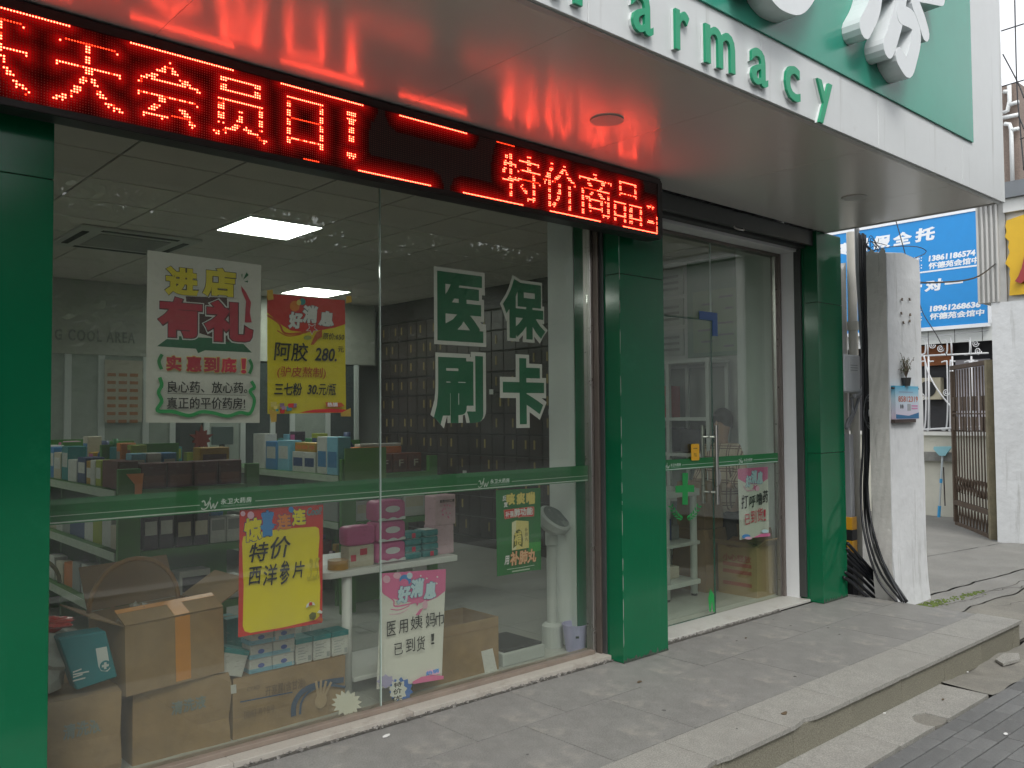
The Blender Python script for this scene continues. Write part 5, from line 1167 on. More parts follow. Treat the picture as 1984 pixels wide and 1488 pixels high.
# ---------------------------------------------------------------- what shows through the door
fd_g = M('board_green', (.035,.16,.05), .5, var=.12, scale=3); fd_w = M('board_paper', (.36,.40,.35), .6, var=.1, scale=4)
nb = thing('notice_board', 'large green notice board on the wall behind the door', 'notice board', (6.88, 4.8, 2.09))
part(MB().box(6.882, 6.899, 4.50, 5.12, 2.09, 3.015), 'board', fd_g, nb)
part(MB().box(6.879, 6.8815, 4.55, 5.05, 2.13, 2.72), 'printed_panel', M('board_light_green', (.10,.22,.07), .5, var=.12, scale=4), nb)
for i in range(9): z = 2.17+.055*(i % 5)+(.3 if i > 4 else 0); y = 4.6+.22*(i % 2); part(MB().box(6.876, 6.8785, y, y+random.uniform(.08,.18), z, z+.018), 'printed_line', M('board_print', (.05,.08,.05), .6), nb)
for i, (z0, z1) in enumerate(((2.72,2.98),(2.42,2.68),(2.12,2.38))):
    n_ = part(MB().box(6.884, 6.899, 5.17, 5.56, z0, z1), 'notice', fd_w, None, label='pale printed notice, %s of three beside the green board' % ('topmost', 'middle', 'lowest')[i], cat='notice', group='pale notices beside the green board')
    for k in range(3): part(MB().box(6.880, 6.8835, 5.22, 5.52-random.uniform(0,.1), z0+.05+.06*k, z0+.075+.06*k), 'printed_line', M('notice_print', (.14,.16,.13), .6), n_)
ws = thing('wall_rack', 'white metal wall rack with red boxes seen through the door', 'rack', (6.7, 5.1, FZ))
rk = M('rack_white', (.52,.55,.52), .45, var=.05)
for x in (6.56, 6.86):
    for y in (4.66, 5.11, 5.56): part(MB().box(x-.018, x+.018, y-.018, y+.018, FZ, 2.02), 'post', rk, ws)
for z in (.25, .75, 1.17, 1.50, 2.0): part(MB().box(6.545, 6.88, 4.642, 5.578, z-.015 if z < 2 else 2.021, z+.015 if z < 2 else 2.05), 'shelf', rk, ws)
part(MB().box(6.865, 6.879, 4.68, 5.54, FZ, 1.99), 'rack_back', M('rack_back', (.22,.24,.22), .6), ws)
for (y, w, h, lb) in ((5.46,.13,.19,'shorter red gift box'), (5.24,.20,.30,'taller red gift box')): pack(6.69, y, 1.5155, .18, w, h, 'red', '%s on the rack behind the door' % lb, 'red gift boxes behind the door', 0, ('brownred', .0), side='side', name='gift_box')
bag = part(MB().obox((6.70, 5.28, 1.186+.115), (.26, .40, .23)), 'black_bag', M('black_fabric', (.012,.013,.018), .7, var=.2), None, bevel=.03, seg=2, label='black padded bag with pale emblem on the rack behind the door', cat='bag')
part(MB().prism(star(-5.28, 1.27, .05, .022, 4), facing_left(6.569), .001, .002), 'emblem', P_('emblem_grey', (.25,.27,.27)), bag)
bag2 = part(MB().obox((6.70, 4.86, 1.186+.11), (.24, .30, .22)), 'black_bag', M('black_fabric', (.012,.013,.018), .7), None, bevel=.03, seg=2, label='plain black bag half hidden behind the door handle', cat='bag')
st = thing('side_table', 'white shelf table standing behind the left door leaf', 'table', (5.87, 4.85, FZ))
for x, y in ((5.68,4.47),(6.05,4.47),(5.68,5.25),(6.05,5.25)): part(MB().cyl((x, y, FZ+.02), (x, y, .86), .03, n=14), 'leg', rk, st, smooth=True); part(MB().cyl((x, y, FZ), (x, y, FZ+.019), .026, n=14), 'foot', black, st)
for z, th in ((.12,.04),(.45,.03),(.86,.06)): part(MB().box(5.64, 6.09, 4.43, 5.29, z, z+th), 'shelf', rk, st, bevel=.004)
row(3, 5.70, 6.03, 4.75, .48, (.10,.2), ['grey','navy','grey'], 'dark pack on the middle shelf of the side table', 'dark packs on the side table', None, d=.3)
row(2, 5.72, 6.0, 4.7, .161, (.08,.14), ['grey','cream'], 'small pale pack on the bottom shelf of the side table', 'pale packs on the side table', None, d=.25)
# printed carton by the door
dc = thing('open_carton', 'open printed brown carton on the floor inside the door', 'carton', (6.45, 4.215, FZ))
cpr = M('carton_printed', (.33,.22,.10), .8, var=.12, scale=4); zc_ = .44
part(MB().box(6.31, 6.60, 4.03, 4.036, FZ, zc_).box(6.31, 6.60, 4.404, 4.41, FZ, zc_).box(6.31, 6.316, 4.036, 4.404, FZ, zc_).box(6.594, 6.60, 4.036, 4.404, FZ, zc_).box(6.316, 6.594, 4.036, 4.404, FZ, FZ+.006), 'carton_body', cpr, dc)
part(MB().obox((6.25, 4.22, zc_+.02), (.14, .36, .005), 0, 0, R(25)), 'flap', card_d, dc); part(MB().obox((6.46, 3.995, zc_+.03), (.27, .11, .005), 0, R(-40)), 'flap', cpr, dc); part(MB().obox((6.58, 4.22, zc_+.07), (.005, .34, .14), 0, 0, R(-8)), 'flap', card_d, dc)
rp = P_('carton_red_print', (.30,.07,.04))
for z in (.10, .20, .26): part(MB().box(6.3075, 6.3095, 4.08, 4.36, z, z+.03), 'printed_bar', rp, dc)
part(put_text(MB(), '小心轻放', facing_left(6.3095), -4.36, -4.08, .30, .36, d=.001, th=.0004, bold=.03), 'printed_lettering', rp, dc, recalc=False)
crumple('brown_paper', 'crumpled brown paper lying on the printed carton', (6.40, 4.25, zc_+.0), .10, M('brown_paper', (.24,.13,.07), .8, var=.2), 'paper', 9, (1.1,1.2,.5))
carton('dark brown carton stacked behind the printed carton', 6.20, 6.52, 4.46, 4.80, FZ, .55, card_d); carton('tall shaded brown carton behind the door handle', 6.24, 6.50, 4.50, 4.78, .5515, .95, card_d)
# ---------------------------------------------------------------- person in a plaid coat
def skin_mesh(verts, edges, radii, root, sub=2):
    me = bpy.data.meshes.new('figure'); me.from_pydata(verts, edges, [])
    bm = bmesh.new(); bm.from_mesh(me); ly = bm.verts.layers.skin.verify(); bm.verts.ensure_lookup_table()
    for i, v in enumerate(bm.verts): v[ly].radius = radii[i] if isinstance(radii[i], tuple) else (radii[i], radii[i]); v[ly].use_root = (i == root)
    bm.to_mesh(me); bm.free(); ob = bpy.data.objects.new('figure', me); C.objects.link(ob)
    ob.modifiers.new('s', 'SKIN'); sb = ob.modifiers.new('u', 'SUBSURF'); sb.levels = sub; sb.render_levels = sub
    dg = bpy.context.evaluated_depsgraph_get(); r = bpy.data.meshes.new_from_object(ob.evaluated_get(dg)); mb = MB()
    mb.v = [tuple(v.co) for v in r.vertices]; mb.f = [tuple(p.vertices) for p in r.polygons]
    bpy.data.objects.remove(ob); return mb
PX, PY = 6.64, 4.56
pv = [(0,0,.80),(0,0,1.00),(0,0,1.16),(-.01,0,1.25),(-.02,0,1.32),(-.025,0,1.40),(-.03,0,1.47),     # pelvis..head
      (0,-.15,1.20),(-.05,-.20,.98),(-.20,-.17,.88),(0,.15,1.20),(-.05,.20,.98),(-.20,.16,.88),     # arms
      (0,-.08,.74),(.01,-.09,.42),(0,-.09,.06),(-.13,-.10,.03),(0,.08,.74),(.01,.09,.42),(0,.09,.06),(-.13,.10,.03)]
pe = [(0,1),(1,2),(2,3),(3,4),(4,5),(5,6),(2,7),(7,8),(8,9),(2,10),(10,11),(11,12),(0,13),(13,14),(14,15),(15,16),(0,17),(17,18),(18,19),(19,20)]
pr_ = [.12,.115,.10,.05,.05,.085,.075,.06,.042,.028,.06,.042,.028,.085,.06,.04,.035,.085,.06,.04,.035]
T_ = Matrix.Translation((PX, PY, FZ-.0))
per = part(skin_mesh(pv, pe, pr_, 0).xform(T_), 'person', M('skin', (.42,.25,.18), .55, var=.05), None, smooth=True, label='person with short dark hair in a beige plaid coat inside the door', cat='person')
plaid = bpy.data.materials.new('plaid_coat'); plaid.use_nodes = True; n_ = plaid.node_tree; tc = n_.nodes.new('ShaderNodeTexCoord'); prev = None
sx = n_.nodes.new('ShaderNodeSeparateXYZ'); n_.links.new(tc.outputs['Object'], sx.inputs[0])
facs = []
for ax_ in ('Y', 'Z'):
    for off_ in (0, .022):
        a_ = n_.nodes.new('ShaderNodeMath'); a_.operation = 'ADD'; a_.inputs[1].default_value = 3+off_; n_.links.new(sx.outputs[ax_], a_.inputs[0])
        w_ = n_.nodes.new('ShaderNodeMath'); w_.operation = 'MODULO'; w_.inputs[1].default_value = .10; n_.links.new(a_.outputs[0], w_.inputs[0])
        l_ = n_.nodes.new('ShaderNodeMath'); l_.operation = 'LESS_THAN'; l_.inputs[1].default_value = .009; n_.links.new(w_.outputs[0], l_.inputs[0]); facs.append(l_)
acc = facs[0]
for f in facs[1:]:
    mx_ = n_.nodes.new('ShaderNodeMath'); mx_.operation = 'MAXIMUM'; n_.links.new(acc.outputs[0], mx_.inputs[0]); n_.links.new(f.outputs[0], mx_.inputs[1]); acc = mx_
mi = n_.nodes.new('ShaderNodeMixRGB'); mi.inputs['Color1'].default_value = (.50,.40,.29,1); mi.inputs['Color2'].default_value = (.16,.09,.06,1); n_.links.new(acc.outputs[0], mi.inputs['Fac']); n_.links.new(mi.outputs[0], n_.nodes['Principled BSDF'].inputs['Base Color']); n_.nodes['Principled BSDF'].inputs['Roughness'].default_value = .85
cv = [(0,0,.62),(0,0,.82),(0,0,1.02),(0,0,1.17),(-.01,0,1.26),(0,-.16,1.20),(-.05,-.21,.98),(-.17,-.18,.89),(0,.16,1.20),(-.05,.21,.98),(-.17,.17,.89)]
part(skin_mesh(cv, [(0,1),(1,2),(2,3),(3,4),(3,5),(5,6),(6,7),(3,8),(8,9),(9,10)], [.17,.155,.14,.125,.075,.085,.07,.055,.085,.07,.055], 0).xform(T_), 'coat', plaid, per, smooth=True)
part(skin_mesh([(0,-.08,.70),(.01,-.09,.42),(0,-.09,.10)], [(0,1),(1,2)], [.11,.08,.06], 0).xform(T_), 'trouser_leg', M('dark_trousers', (.02,.02,.025), .8), per, smooth=True)
part(skin_mesh([(0,.08,.70),(.01,.09,.42),(0,.09,.10)], [(0,1),(1,2)], [.11,.08,.06], 0).xform(T_), 'trouser_leg', M('dark_trousers', (.02,.02,.025), .8), per, smooth=True)
v, f = bm_sphere(12, 18); hm = MB(); hm.v = [(PX-.012+.105*p[0], PY+.092*p[1], FZ+1.475+.108*p[2]-(.05*max(0, p[0]) if p[2] < 0 else 0)) for p in v]; hm.f = f
hm.v = [(max(x, PX-.075) if z < FZ+1.50 else x, y, max(z, FZ+1.40)) for x, y, z in hm.v]
part(hm, 'hair', M('dark_hair', (.012,.010,.009), .5, var=.2), per, smooth=True)
part(MB().add([(PX-.145,PY,FZ+1.425),(PX-.10,PY-.02,FZ+1.415),(PX-.10,PY+.02,FZ+1.415),(PX-.105,PY,FZ+1.47)], [(0,1,3),(0,3,2),(0,2,1),(1,2,3)]), 'nose', _mats['skin'], per)
# ================================================================ RIGHT OF THE SHOP: POST, PIPES, METER, ALLEY
plaster = M('stained_plaster', (.66,.665,.65), .8, var=.10, scale=2.2, bump=.3, bscale=30, streak=((.16,.15,.13), 6.5, .55, .565, .85), dirt=((.36,.34,.30), 2.4, .60, .5))
plaster_c = M('clean_plaster', (.59,.605,.61), .8, var=.12, scale=3., bump=.6, bscale=14, streak=((.26,.26,.24), 9., .8, .565, .6), dirt=((.50,.49,.46), 2., .60, .5))
dirtyp = M('grimy_plaster', (.50,.49,.46), .85, var=.22, scale=1.6, bump=.5, bscale=24, streak=((.09,.085,.07), 9., .7, .55, .85))
# white gate post: front faces clean, side face grimy
py0 = 3.29; px0, px1 = at(1722, 700, 'y', py0).x, at(1786, 700, 'y', py0).x; py1 = at(1683, 700, 'x', px0).y
post = thing('gate_post', 'tall white plastered gate post with grimy side beside the alley', 'post', ((px0+px1)/2, (py0+py1)/2, -.09))
def post_core(x0, x1, y0, y1, z0, z1, jag_):
    pts = []
    n = 10
    mb = MB()
    rings = 14
    rs = random.Random(4)
    for k in range(rings+1):
        z = z0+(z1-z0)*k/rings; bul = .035*max(0, 1-(z-z0)/.35)
        for (x, y) in ((x0+bul*1.3,y0-bul*.5),((x0+x1)/2,y0-bul*.6),(x1+bul,y0-bul*.5),(x1+bul,y1),((x0+x1)/2,y1),(x0+bul*1.3,y1)):
            mb.v.append((x+rs.uniform(-.003,.003), y+rs.uniform(-.003,.003), z + (rs.uniform(-.05,.03) if k == rings else 0)))
    for k in range(rings):
        for j in range(6): mb.f.append((k*6+j, k*6+(j+1)%6, (k+1)*6+(j+1)%6, (k+1)*6+j))
    mb.f.append(tuple(rings*6+j for j in range(6))); return mb
part(post_core(px0, px1, py0, py1, -.13, 2.93, .04), 'post_body', plaster_c, post, recalc=True)
def grime(u, v):
    z = -.12+3.03*v
    return (px0-.006+.046*max(0,1-(z+.12)/.35)+.003*math.sin(17*z+9*u)*math.sin(7*u), py0+.006+(py1-py0-.006)*u - .012*max(0,1-(z+.12)/.35)*(1-u), z + (.03*math.sin(u*11) if v == 1 else 0))
part(MB().grid(grime, 12, 60), 'grimy_render', dirtyp, post, smooth=True)
for (x, y) in ((1742,580),(1757,580),(1741,607),(1758,610),(1745,625),(1757,622)):
    q = at(x+4, y, 'y', py0-.006); part(MB().obox((q.x, py0-.012, q.z), (.010, .012, .022), 0, 0, random.uniform(-.6,.6)).obox((q.x+.008, py0-.012, q.z-.008), (.018, .01, .005), 0, 0, random.uniform(-.3,.3)), 'anchor_hole', M('anchor_rust', (.16,.13,.10), .9), post)
# plaster wall stub between the shop and the post
stub = thing('wall_stub', 'weathered plaster wall behind the pipes next to the gate post', 'wall', (7.28, 3.9, -.1))
rs = random.Random(8)
pts = [(7.005, -.12), (7.60, -.12), (7.60, 2.93)] + [(7.60-.58*i/8, 2.88+rs.uniform(-.05,.05)) for i in range(1,8)] + [(7.005, 2.80)]
part(MB().prism(pts, facing_front(3.86), -.14, 0), 'wall_body', plaster, stub)
# ---- pipe, conduits, cables
pvc = M('pvc_pipe', (.55,.53,.47), .45, var=.08, scale=5, streak=((.3,.28,.24), 10, .8, .62, .4)); conduit = M('grey_conduit', (.30,.31,.32), .5, var=.08); cable = M('black_cable', (.013,.014,.017), .45, var=.2); cable_g = M('grey_cable', (.22,.23,.24), .5, var=.1)
def pos(px, py, Y): return at(px, py, 'y', Y)
xp = pos(1652, 600, 3.80).x
pp = thing('drain_pipe', 'pale plastic drain pipe beside the green pillar', 'pipe', (xp, 3.80, -.1))
part(MB().cyl((xp, 3.80, -.08), (xp, 3.80, 3.2), .042, n=18), 'pipe', pvc, pp, smooth=True)
for z in (1.05, 2.3): part(MB().lathe((xp, 3.80, z), [(.043,0),(.049,0),(.049,.08),(.043,.08)], 18), 'pipe_joint', pvc, pp)
q = pos(1640, 560, 3.78); br = part(MB().obox((7.06, 3.81, 2.46), (.07, .08, .05)), 'pipe_bracket', M('rust_dark', (.06,.045,.04), .8, var=.3), pp)
# grey square conduit with the yellow and black sleeve at its foot
xq = pos(1648, 950, 3.70).x
wp = thing('warning_conduit', 'grey conduit with yellow and black hazard sleeve behind the green pillar', 'conduit', (xq, 3.70, -.09))
part(MB().box(xq-.035, xq+.035, 3.68, 3.75, .60, 1.36), 'conduit', conduit, wp, bevel=.004)
zA = [at(1650, y, 'y', 3.68).z for y in (1002, 1027, 1048, 1072)]
haz = M('hazard_yellow', (.72,.36,.02), .45, var=.06); hbk = M('hazard_black', (.02,.02,.022), .5)
for (a, b, mt) in ((zA[1], zA[0], haz), (zA[2], zA[1], hbk), (zA[3], zA[2], haz), (-.09, zA[3], hbk)): part(MB().box(xq-.042, xq+.05, 3.672, 3.755, a, b-.001), 'sleeve_band', mt, wp, bevel=.003)
# meter box
mz0, mz1 = at(1650, 760, 'y', 3.66).z, at(1650, 687, 'y', 3.66).z; mx0, mx1 = at(1636, 720, 'y', 3.66).x, at(1667, 720, 'y', 3.66).x
mb_ = thing('meter_box', 'grey plastic meter box with white label on the wall', 'meter box', ((mx0+mx1)/2, 3.75, mz0))
mbm = M('meter_plastic', (.56,.585,.60), .4, var=.05)
part(MB().box(mx0, mx1, 3.66, 3.82, mz0, mz1), 'box_body', mbm, mb_, bevel=.018, seg=3)
for k in range(6): z = mz0+.05+.022*k+(.14 if k > 2 else 0); part(MB().box(mx0-.004, mx0+.001, 3.70, 3.80, z, z+.008), 'vent_slot', black_gap, mb_)
part(MB().box(mx0+.09, mx1-.03, 3.657, 3.6595, mz0+.17, mz0+.30), 'label', M('meter_label', (.58,.60,.60), .5, var=.05), mb_)
for k in range(3): part(MB().box(mx0+.105, mx1-.06, 3.6555, 3.6568, mz0+.19+.022*k, mz0+.196+.022*k), 'printed_line', M('meter_print', (.25,.27,.28), .5), mb_)
# bent grey corrugated conduit from the box upwards
cb = thing('conduit', 'bent grey conduit curving from under the meter box up the wall', 'conduit', (7.55, 3.7, 1.4))
path = smooth_path([tuple(pos(x, y, 3.66)) for x, y in ((1655,768),(1667,763),(1677,742),(1680,715),(1674,690),(1669,640),(1666,580),(1662,520),(1660,440))], 8)
part(MB().tube(path, .021, 10), 'pipe', conduit, cb, smooth=True)
cb2 = part(MB().tube(smooth_path([tuple(pos(x, y, 3.70)) for x, y in ((1650,770),(1652,800),(1643,815),(1640,830),(1646,820),(1657,795),(1664,770))], 6), .014, 8), 'cable', cable_g, None, smooth=True, label='loop of grey cables hanging under the meter box', cat='cable')
# bundle of thick black cables running down and out at the foot of the post
bund = [((1665,452),(1668,560),(1676,700),(1677,850),(1674,960),(1682,1040),(1706,1110),(1748,1166)),
        ((1671,452),(1674,560),(1680,700),(1681,850),(1678,960),(1690,1045),(1718,1115),(1756,1168)),
        ((1676,455),(1678,600),(1683,750),(1684,860),(1681,960),(1697,1050),(1722,1110),(1758,1166)),
        ((1668,455),(1671,600),(1673,720),(1672,860),(1668,950),(1674,1030),(1700,1120),(1738,1167)),
        ((1673,453),(1676,640),(1679,800),(1679,900),(1686,1000),(1706,1075),(1728,1125),(1752,1167))]
for i, c_ in enumerate(bund):
    Y = 3.62-.012*i
    pts = [tuple(pos(x, y, Y)) if y < 965 else tuple(at(x, y, 'x', px0-.035-.014*i)) for x, y in c_]
    part(MB().tube(smooth_path(pts, 8), .0105, 8), 'cable', cable, None, smooth=True, label='thick black cable, number %s from the wall in the vertical bundle by the post' % ('one','two','three','four','five')[i], cat='cable', group='vertical black cable bundle')
fan = [((1640,1082),(1660,1100),(1690,1130),(1722,1165)), ((1638,1095),(1660,1112),(1688,1140),(1712,1164)), ((1640,1072),(1665,1098),(1700,1130),(1735,1166)), ((1636,1108),(1655,1120),(1676,1142),(1700,1163)), ((1640,1062),(1668,1092),(1705,1130),(1744,1168)), ((1634,1118),(1652,1130),(1668,1146),(1688,1162)), ((1642,1052),(1670,1084),(1706,1124),(1748,1168))]
for i, c_ in enumerate(fan):
    pts = [tuple(pos(x, y, 3.62-.04*(k)-.006*i)) for k, (x, y) in enumerate(c_)]
    part(MB().tube(smooth_path(pts, 8), .0145, 8), 'cable', cable, None, smooth=True, label='thick black cable, %s from the top in the fan at the post foot' % ('third','fifth','second','sixth','fourth','lowest','topmost')[i], cat='cable', group='fan of black cables at the post foot')
# coil of thin wire
co = []
for k in range(5):
    r_ = .085+.012*k; cxx = pos(1683, 798, 3.58); 
    pts = [(cxx.x+.9*r_*math.cos(t)+random.uniform(-.004,.004), 3.58-.004*k, cxx.z+r_*1.15*math.sin(t)+random.uniform(-.004,.004)) for t in [2*math.pi*i/22 for i in range(22)]]
    co.append(pts)
coil = thing('wire_coil', 'coil of thin wires hanging beside the black cable bundle', 'wire', (cxx.x, 3.58, cxx.z-.16))
for k, pts in enumerate(co): part(MB().tube(pts, .0035, 6, closed=True), 'wire_loop', cable_g if k % 2 == 0 else cable, coil, smooth=True)
part(MB().obox((cxx.x, 3.565, cxx.z-.01), (.045, .02, .06)), 'junction', mbm, coil, bevel=.004)
# loose wires from the bundle head to the shop opposite
def wire(label, pts, r=.006, mat=cable):
    return part(MB().tube(smooth_path(pts, 8), r, 6), 'overhead_wire', mat, None, smooth=True, label=label, cat='wire')
wire('drooping black wire from the cable bundle across the blue billboard', [tuple(pos(1672, 470, 3.62)), tuple(at(1700,496,'y',3.55)), (8.2, 3.60, 2.80), (9.5, 3.75, 2.92), (10.8, 3.9, 3.12), (11.88, 4.05, 3.42)], .009)
lp = [at(*p, 'y', 3.50) for p in ((1682,488),(1730,478),(1775,478),(1794,486),(1785,495),(1750,505),(1700,502),(1684,492))]
wire('large loose wire loop above the gate post', [tuple(p) for p in lp], .004)
for i in range(7):
    a_ = at(1672+i*3, 476+i*3, 'y', 3.5); pts = [tuple(a_)] + [(a_.x+random.uniform(.02,.35)*k/3, 3.5+random.uniform(-.05,.05), a_.z+random.uniform(-.05,.14)) for k in (1,2,3)]
    wire('tangled thin wire above the gate post, root %s from the left' % ('first','second','third','fourth','fifth','sixth','seventh')[i], pts, .003)['group'] = 'tangled thin wires above the post'
# notice box with phone number and a dry plant
nx0, nx1, nz0, nz1 = pxbox(1735, 748, 1780, 812, py0-.04)
nbx = thing('notice_box', 'blue and pink box sign with a phone number on the gate post', 'sign', ((nx0+nx1)/2, py0-.05, nz0))
grad = bpy.data.materials.new('notice_print'); grad.use_nodes = True; n_ = grad.node_tree; tc = n_.nodes.new('ShaderNodeTexCoord'); s_ = n_.nodes.new('ShaderNodeSeparateXYZ'); n_.links.new(tc.outputs['Object'], s_.inputs[0]); r_ = n_.nodes.new('ShaderNodeValToRGB'); mr = n_.nodes.new('ShaderNodeMapRange'); mr.inputs['From Max'].default_value = nz1-nz0
n_.links.new(s_.outputs['Z'], mr.inputs['Value']); n_.links.new(mr.outputs[0], r_.inputs['Fac']); r_.color_ramp.elements[0].color = (.55,.45,.55,1); r_.color_ramp.elements[1].color = (.03,.33,.52,1); e_ = r_.color_ramp.elements.new(.62); e_.color = (.42,.55,.62,1); n_.links.new(r_.outputs[0], n_.nodes['Principled BSDF'].inputs['Base Color']); n_.nodes['Principled BSDF'].inputs['Roughness'].default_value = .4
part(MB().box(nx0, nx1, py0-.04, py0-.005, nz0, nz1), 'sign_body', grad, nbx)
fnn = facing_front(py0-.04); w_ = nx1-nx0; h_ = nz1-nz0
part(put_text(MB(), '85812319', fnn, nx0+w_*.12, nx1-w_*.04, nz0+h_*.52, nz0+h_*.69, d=.0012, th=.0004, bold=.02), 'printed_lettering', P_('number_red', (.42,.08,.02)), nbx, recalc=False)
part(put_text(MB(), '专业疏通管道', fnn, nx0+w_*.15, nx1-w_*.25, nz0+h_*.78, nz0+h_*.85, d=.0012, th=.0004) if False else MB().box(nx0+w_*.15, nx1-w_*.25, py0-.0416, py0-.0406, nz0+h_*.80, nz0+h_*.83), 'printed_line', P_('notice_grey', (.22,.30,.42)), nbx, recalc=False)
part(MB().prism([(nx0+.004,nz0+.004),(nx1-.004,nz0+.004),(nx1-.004,nz0+h_*.2),(nx0+w_*.55,nz0+h_*.10),(nx0+.004,nz0+h_*.15)], fnn, .0006, .0012), 'printed_shape', P_('notice_navy', (.02,.12,.26)), nbx, recalc=False)
part(MB().box(nx0+w_*.5, nx0+w_*.64, py0-.0416, py0-.0404, nz0+h_*.25, nz0+h_*.46), 'printed_shape', P_('notice_grey2', (.3,.32,.34)), nbx)
for k in range(2): part(MB().prism(ell(nx0+w_*(.22+.08*k), nz0+h_*.38, .012, .02, 10), fnn, .0006, .0012), 'printed_shape', ink, nbx, recalc=False); part(MB().box(nx0+w_*.68, nx1-w_*.06, py0-.0416, py0-.0406, nz0+h_*(.30+.08*k), nz0+h_*(.34+.08*k)), 'printed_line', P_('notice_pink', (.5,.18,.35)), nbx)
part(MB().box(nx0-.01, nx1-.05, py0-.035, py0-.005, nz0-.03, nz0-.001), 'bracket', M('rust_dark', (.06,.045,.04), .8), nbx); part(MB().cyl((nx0-.04, py0-.03, nz1-.02), (nx1+.02, py0-.03, nz1-.02), .008, n=8), 'bracket', M('rust_dark', (.06,.045,.04), .8), nbx)
dp = thing('potted_plant', 'small dry plant in a dark pot on the phone number sign', 'plant', ((nx0+nx1)/2, py0-.04, nz1))
part(MB().lathe(((nx0+nx1)/2-.01, py0-.04, nz1+.001), [(.03,0),(.04,.07),(.036,.07)], 14), 'pot', M('dark_pot', (.03,.03,.028), .7), dp)
tw = MB(); lf = MB()
for i in range(34):
    a_ = random.uniform(0, 6.28); sp_ = random.uniform(.02,.13); h = random.uniform(.06,.22); b0 = Vector(((nx0+nx1)/2-.01, py0-.04, nz1+.07))
    p2 = b0+Vector((sp_*math.cos(a_)*.5, sp_*math.sin(a_)*.3, h*.7)); p3 = b0+Vector((sp_*math.cos(a_), sp_*math.sin(a_)*.4, h-random.uniform(0,.06)))
    tw.tube([b0, p2, p3], .0022, 4)
    for k in range(4):
        c_ = p2.lerp(p3, k/3)+Vector((random.uniform(-.015,.015), random.uniform(-.01,.01), random.uniform(-.015,.01))); d_ = Vector((random.uniform(-1,1), random.uniform(-1,1), random.uniform(-1,1))).normalized()*.012; e_ = d_.cross(Vector((0,0,1))).normalized()*.004
        lf.add([c_-d_, c_+e_, c_+d_, c_-e_], [(0,1,2,3)])
part(tw, 'stems', M('dry_stem', (.14,.11,.08), .9), dp); part(lf, 'leaves', M('dry_leaf', (.10,.13,.06), .8, var=.4), dp, kind='stuff')

# ---------------------------------------------------------------- far building across the alley with the blue billboard
XB = 14.0
fb = thing('alley_building', 'low pale building across the alley with barred window', 'building', (14.4, 7, -.1))
fbw = M('cream_wall', (.60,.59,.50), .85, var=.14, scale=1.2, bump=.2, bscale=20, streak=((.22,.21,.19), 2.5, .5, .60, .5))
wz0, wz1 = at(1790, 836, 'x', 14.1).z, at(1790, 662, 'x', 14.1).z
part(MB().box(14.12, 14.6, 3.9, 12, -.12, wz0-.06), 'low_wall', fbw, fb)
part(MB().box(14.12, 14.6, 3.9, 12, wz1, 4.75), 'upper_wall', white_wall, fb)
part(MB().box(14.06, 14.2, 3.9, 12, wz0-.059, wz0), 'window_sill', M('sill_white', (.66,.66,.62), .7, var=.1), fb)
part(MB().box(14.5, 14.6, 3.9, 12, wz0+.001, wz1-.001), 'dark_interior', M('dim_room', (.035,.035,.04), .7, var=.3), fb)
part(MB().box(14.06, 14.119, 3.9, 12, 2.62, 2.86), 'fascia_board', M('fascia_board', (.60,.62,.60), .6, var=.05), fb)
for y in (4.6, 5.0, 5.4, 5.8, 6.2): part(MB().box(14.055, 14.0595, y, y+.006, 2.62, 2.86), 'board_joint', black_gap, fb)
part(MB().box(14.44, 14.49, 5.05, 5.55, wz0+.02, wz1-.30), 'curtain', M('pale_curtain', (.46,.44,.47), .8, var=.15, scale=9), fb)
part(MB().box(14.35, 14.48, 5.75, 6.15, 1.75, 2.1), 'air_conditioner', M('ac_cream', (.5,.46,.34), .6, var=.1), fb); part(MB().lathe((0,0,0), [(.0,0),(.13,0),(.13,.01),(0,.01)], 20).xform(Matrix.Translation((14.347, 5.95, 1.92)) @ Matrix.Rotation(R(-90), 4, 'Y')), 'fan_grille', black, fb)
part(MB().box(14.40, 14.495, 5.6, 6.4, 2.30, 2.62), 'orange_box', M('orange_box', (.35,.12,.04), .7, var=.2), fb)
# white ornamental grille
gm = M('white_grille', (.66,.67,.68), .5, var=.08, scale=10)
gr = thing('window_grille', 'white ornamental security grille with rounded bars and scrolls', 'grille', (14.05, 5.5, wz0))
XGr = 14.07
def gy(px, py): q = at(px, py, 'x', XGr); return (XGr, q.y, q.z)
def bar(pts, r=.014, sm=False): part(MB().tube([gy(*p) for p in (smooth_path(pts, 5) if sm else pts)], r, 8), 'bar', gm, gr, smooth=True)
bar([(1775,690),(1915,684)]); bar([(1775,655),(1915,640)]); bar([(1775,833),(1915,826)], .016)
for x in (1797, 1843, 1880):
    bar([(x, 654), (x+1, 688)]); bar([(x+2, 690), (x+4, 832)])
for x in (1782, 1824, 1868):
    bar([(x,660),(x+8,658),(x+11,664),(x+11,680),(x+8,686),(x,687)], .012, True); bar([(x,702),(x+8,700),(x+11,708),(x+12,790),(x+9,830),(x,832)], .012, True); bar([(x+14,832),(x+17,826),(x+17,708),(x+20,701),(x+27,700)], .012, True)
for (cx, cy) in ((1806,668),(1822,675),(1890,665),(1895,680),(1787,768),(1833,760)):
    bar([(cx+(7-6*i/16)*math.cos(i*.7), cy+(7-6*i/16)*math.sin(i*.7)*1.1) for i in range(17)], .008)
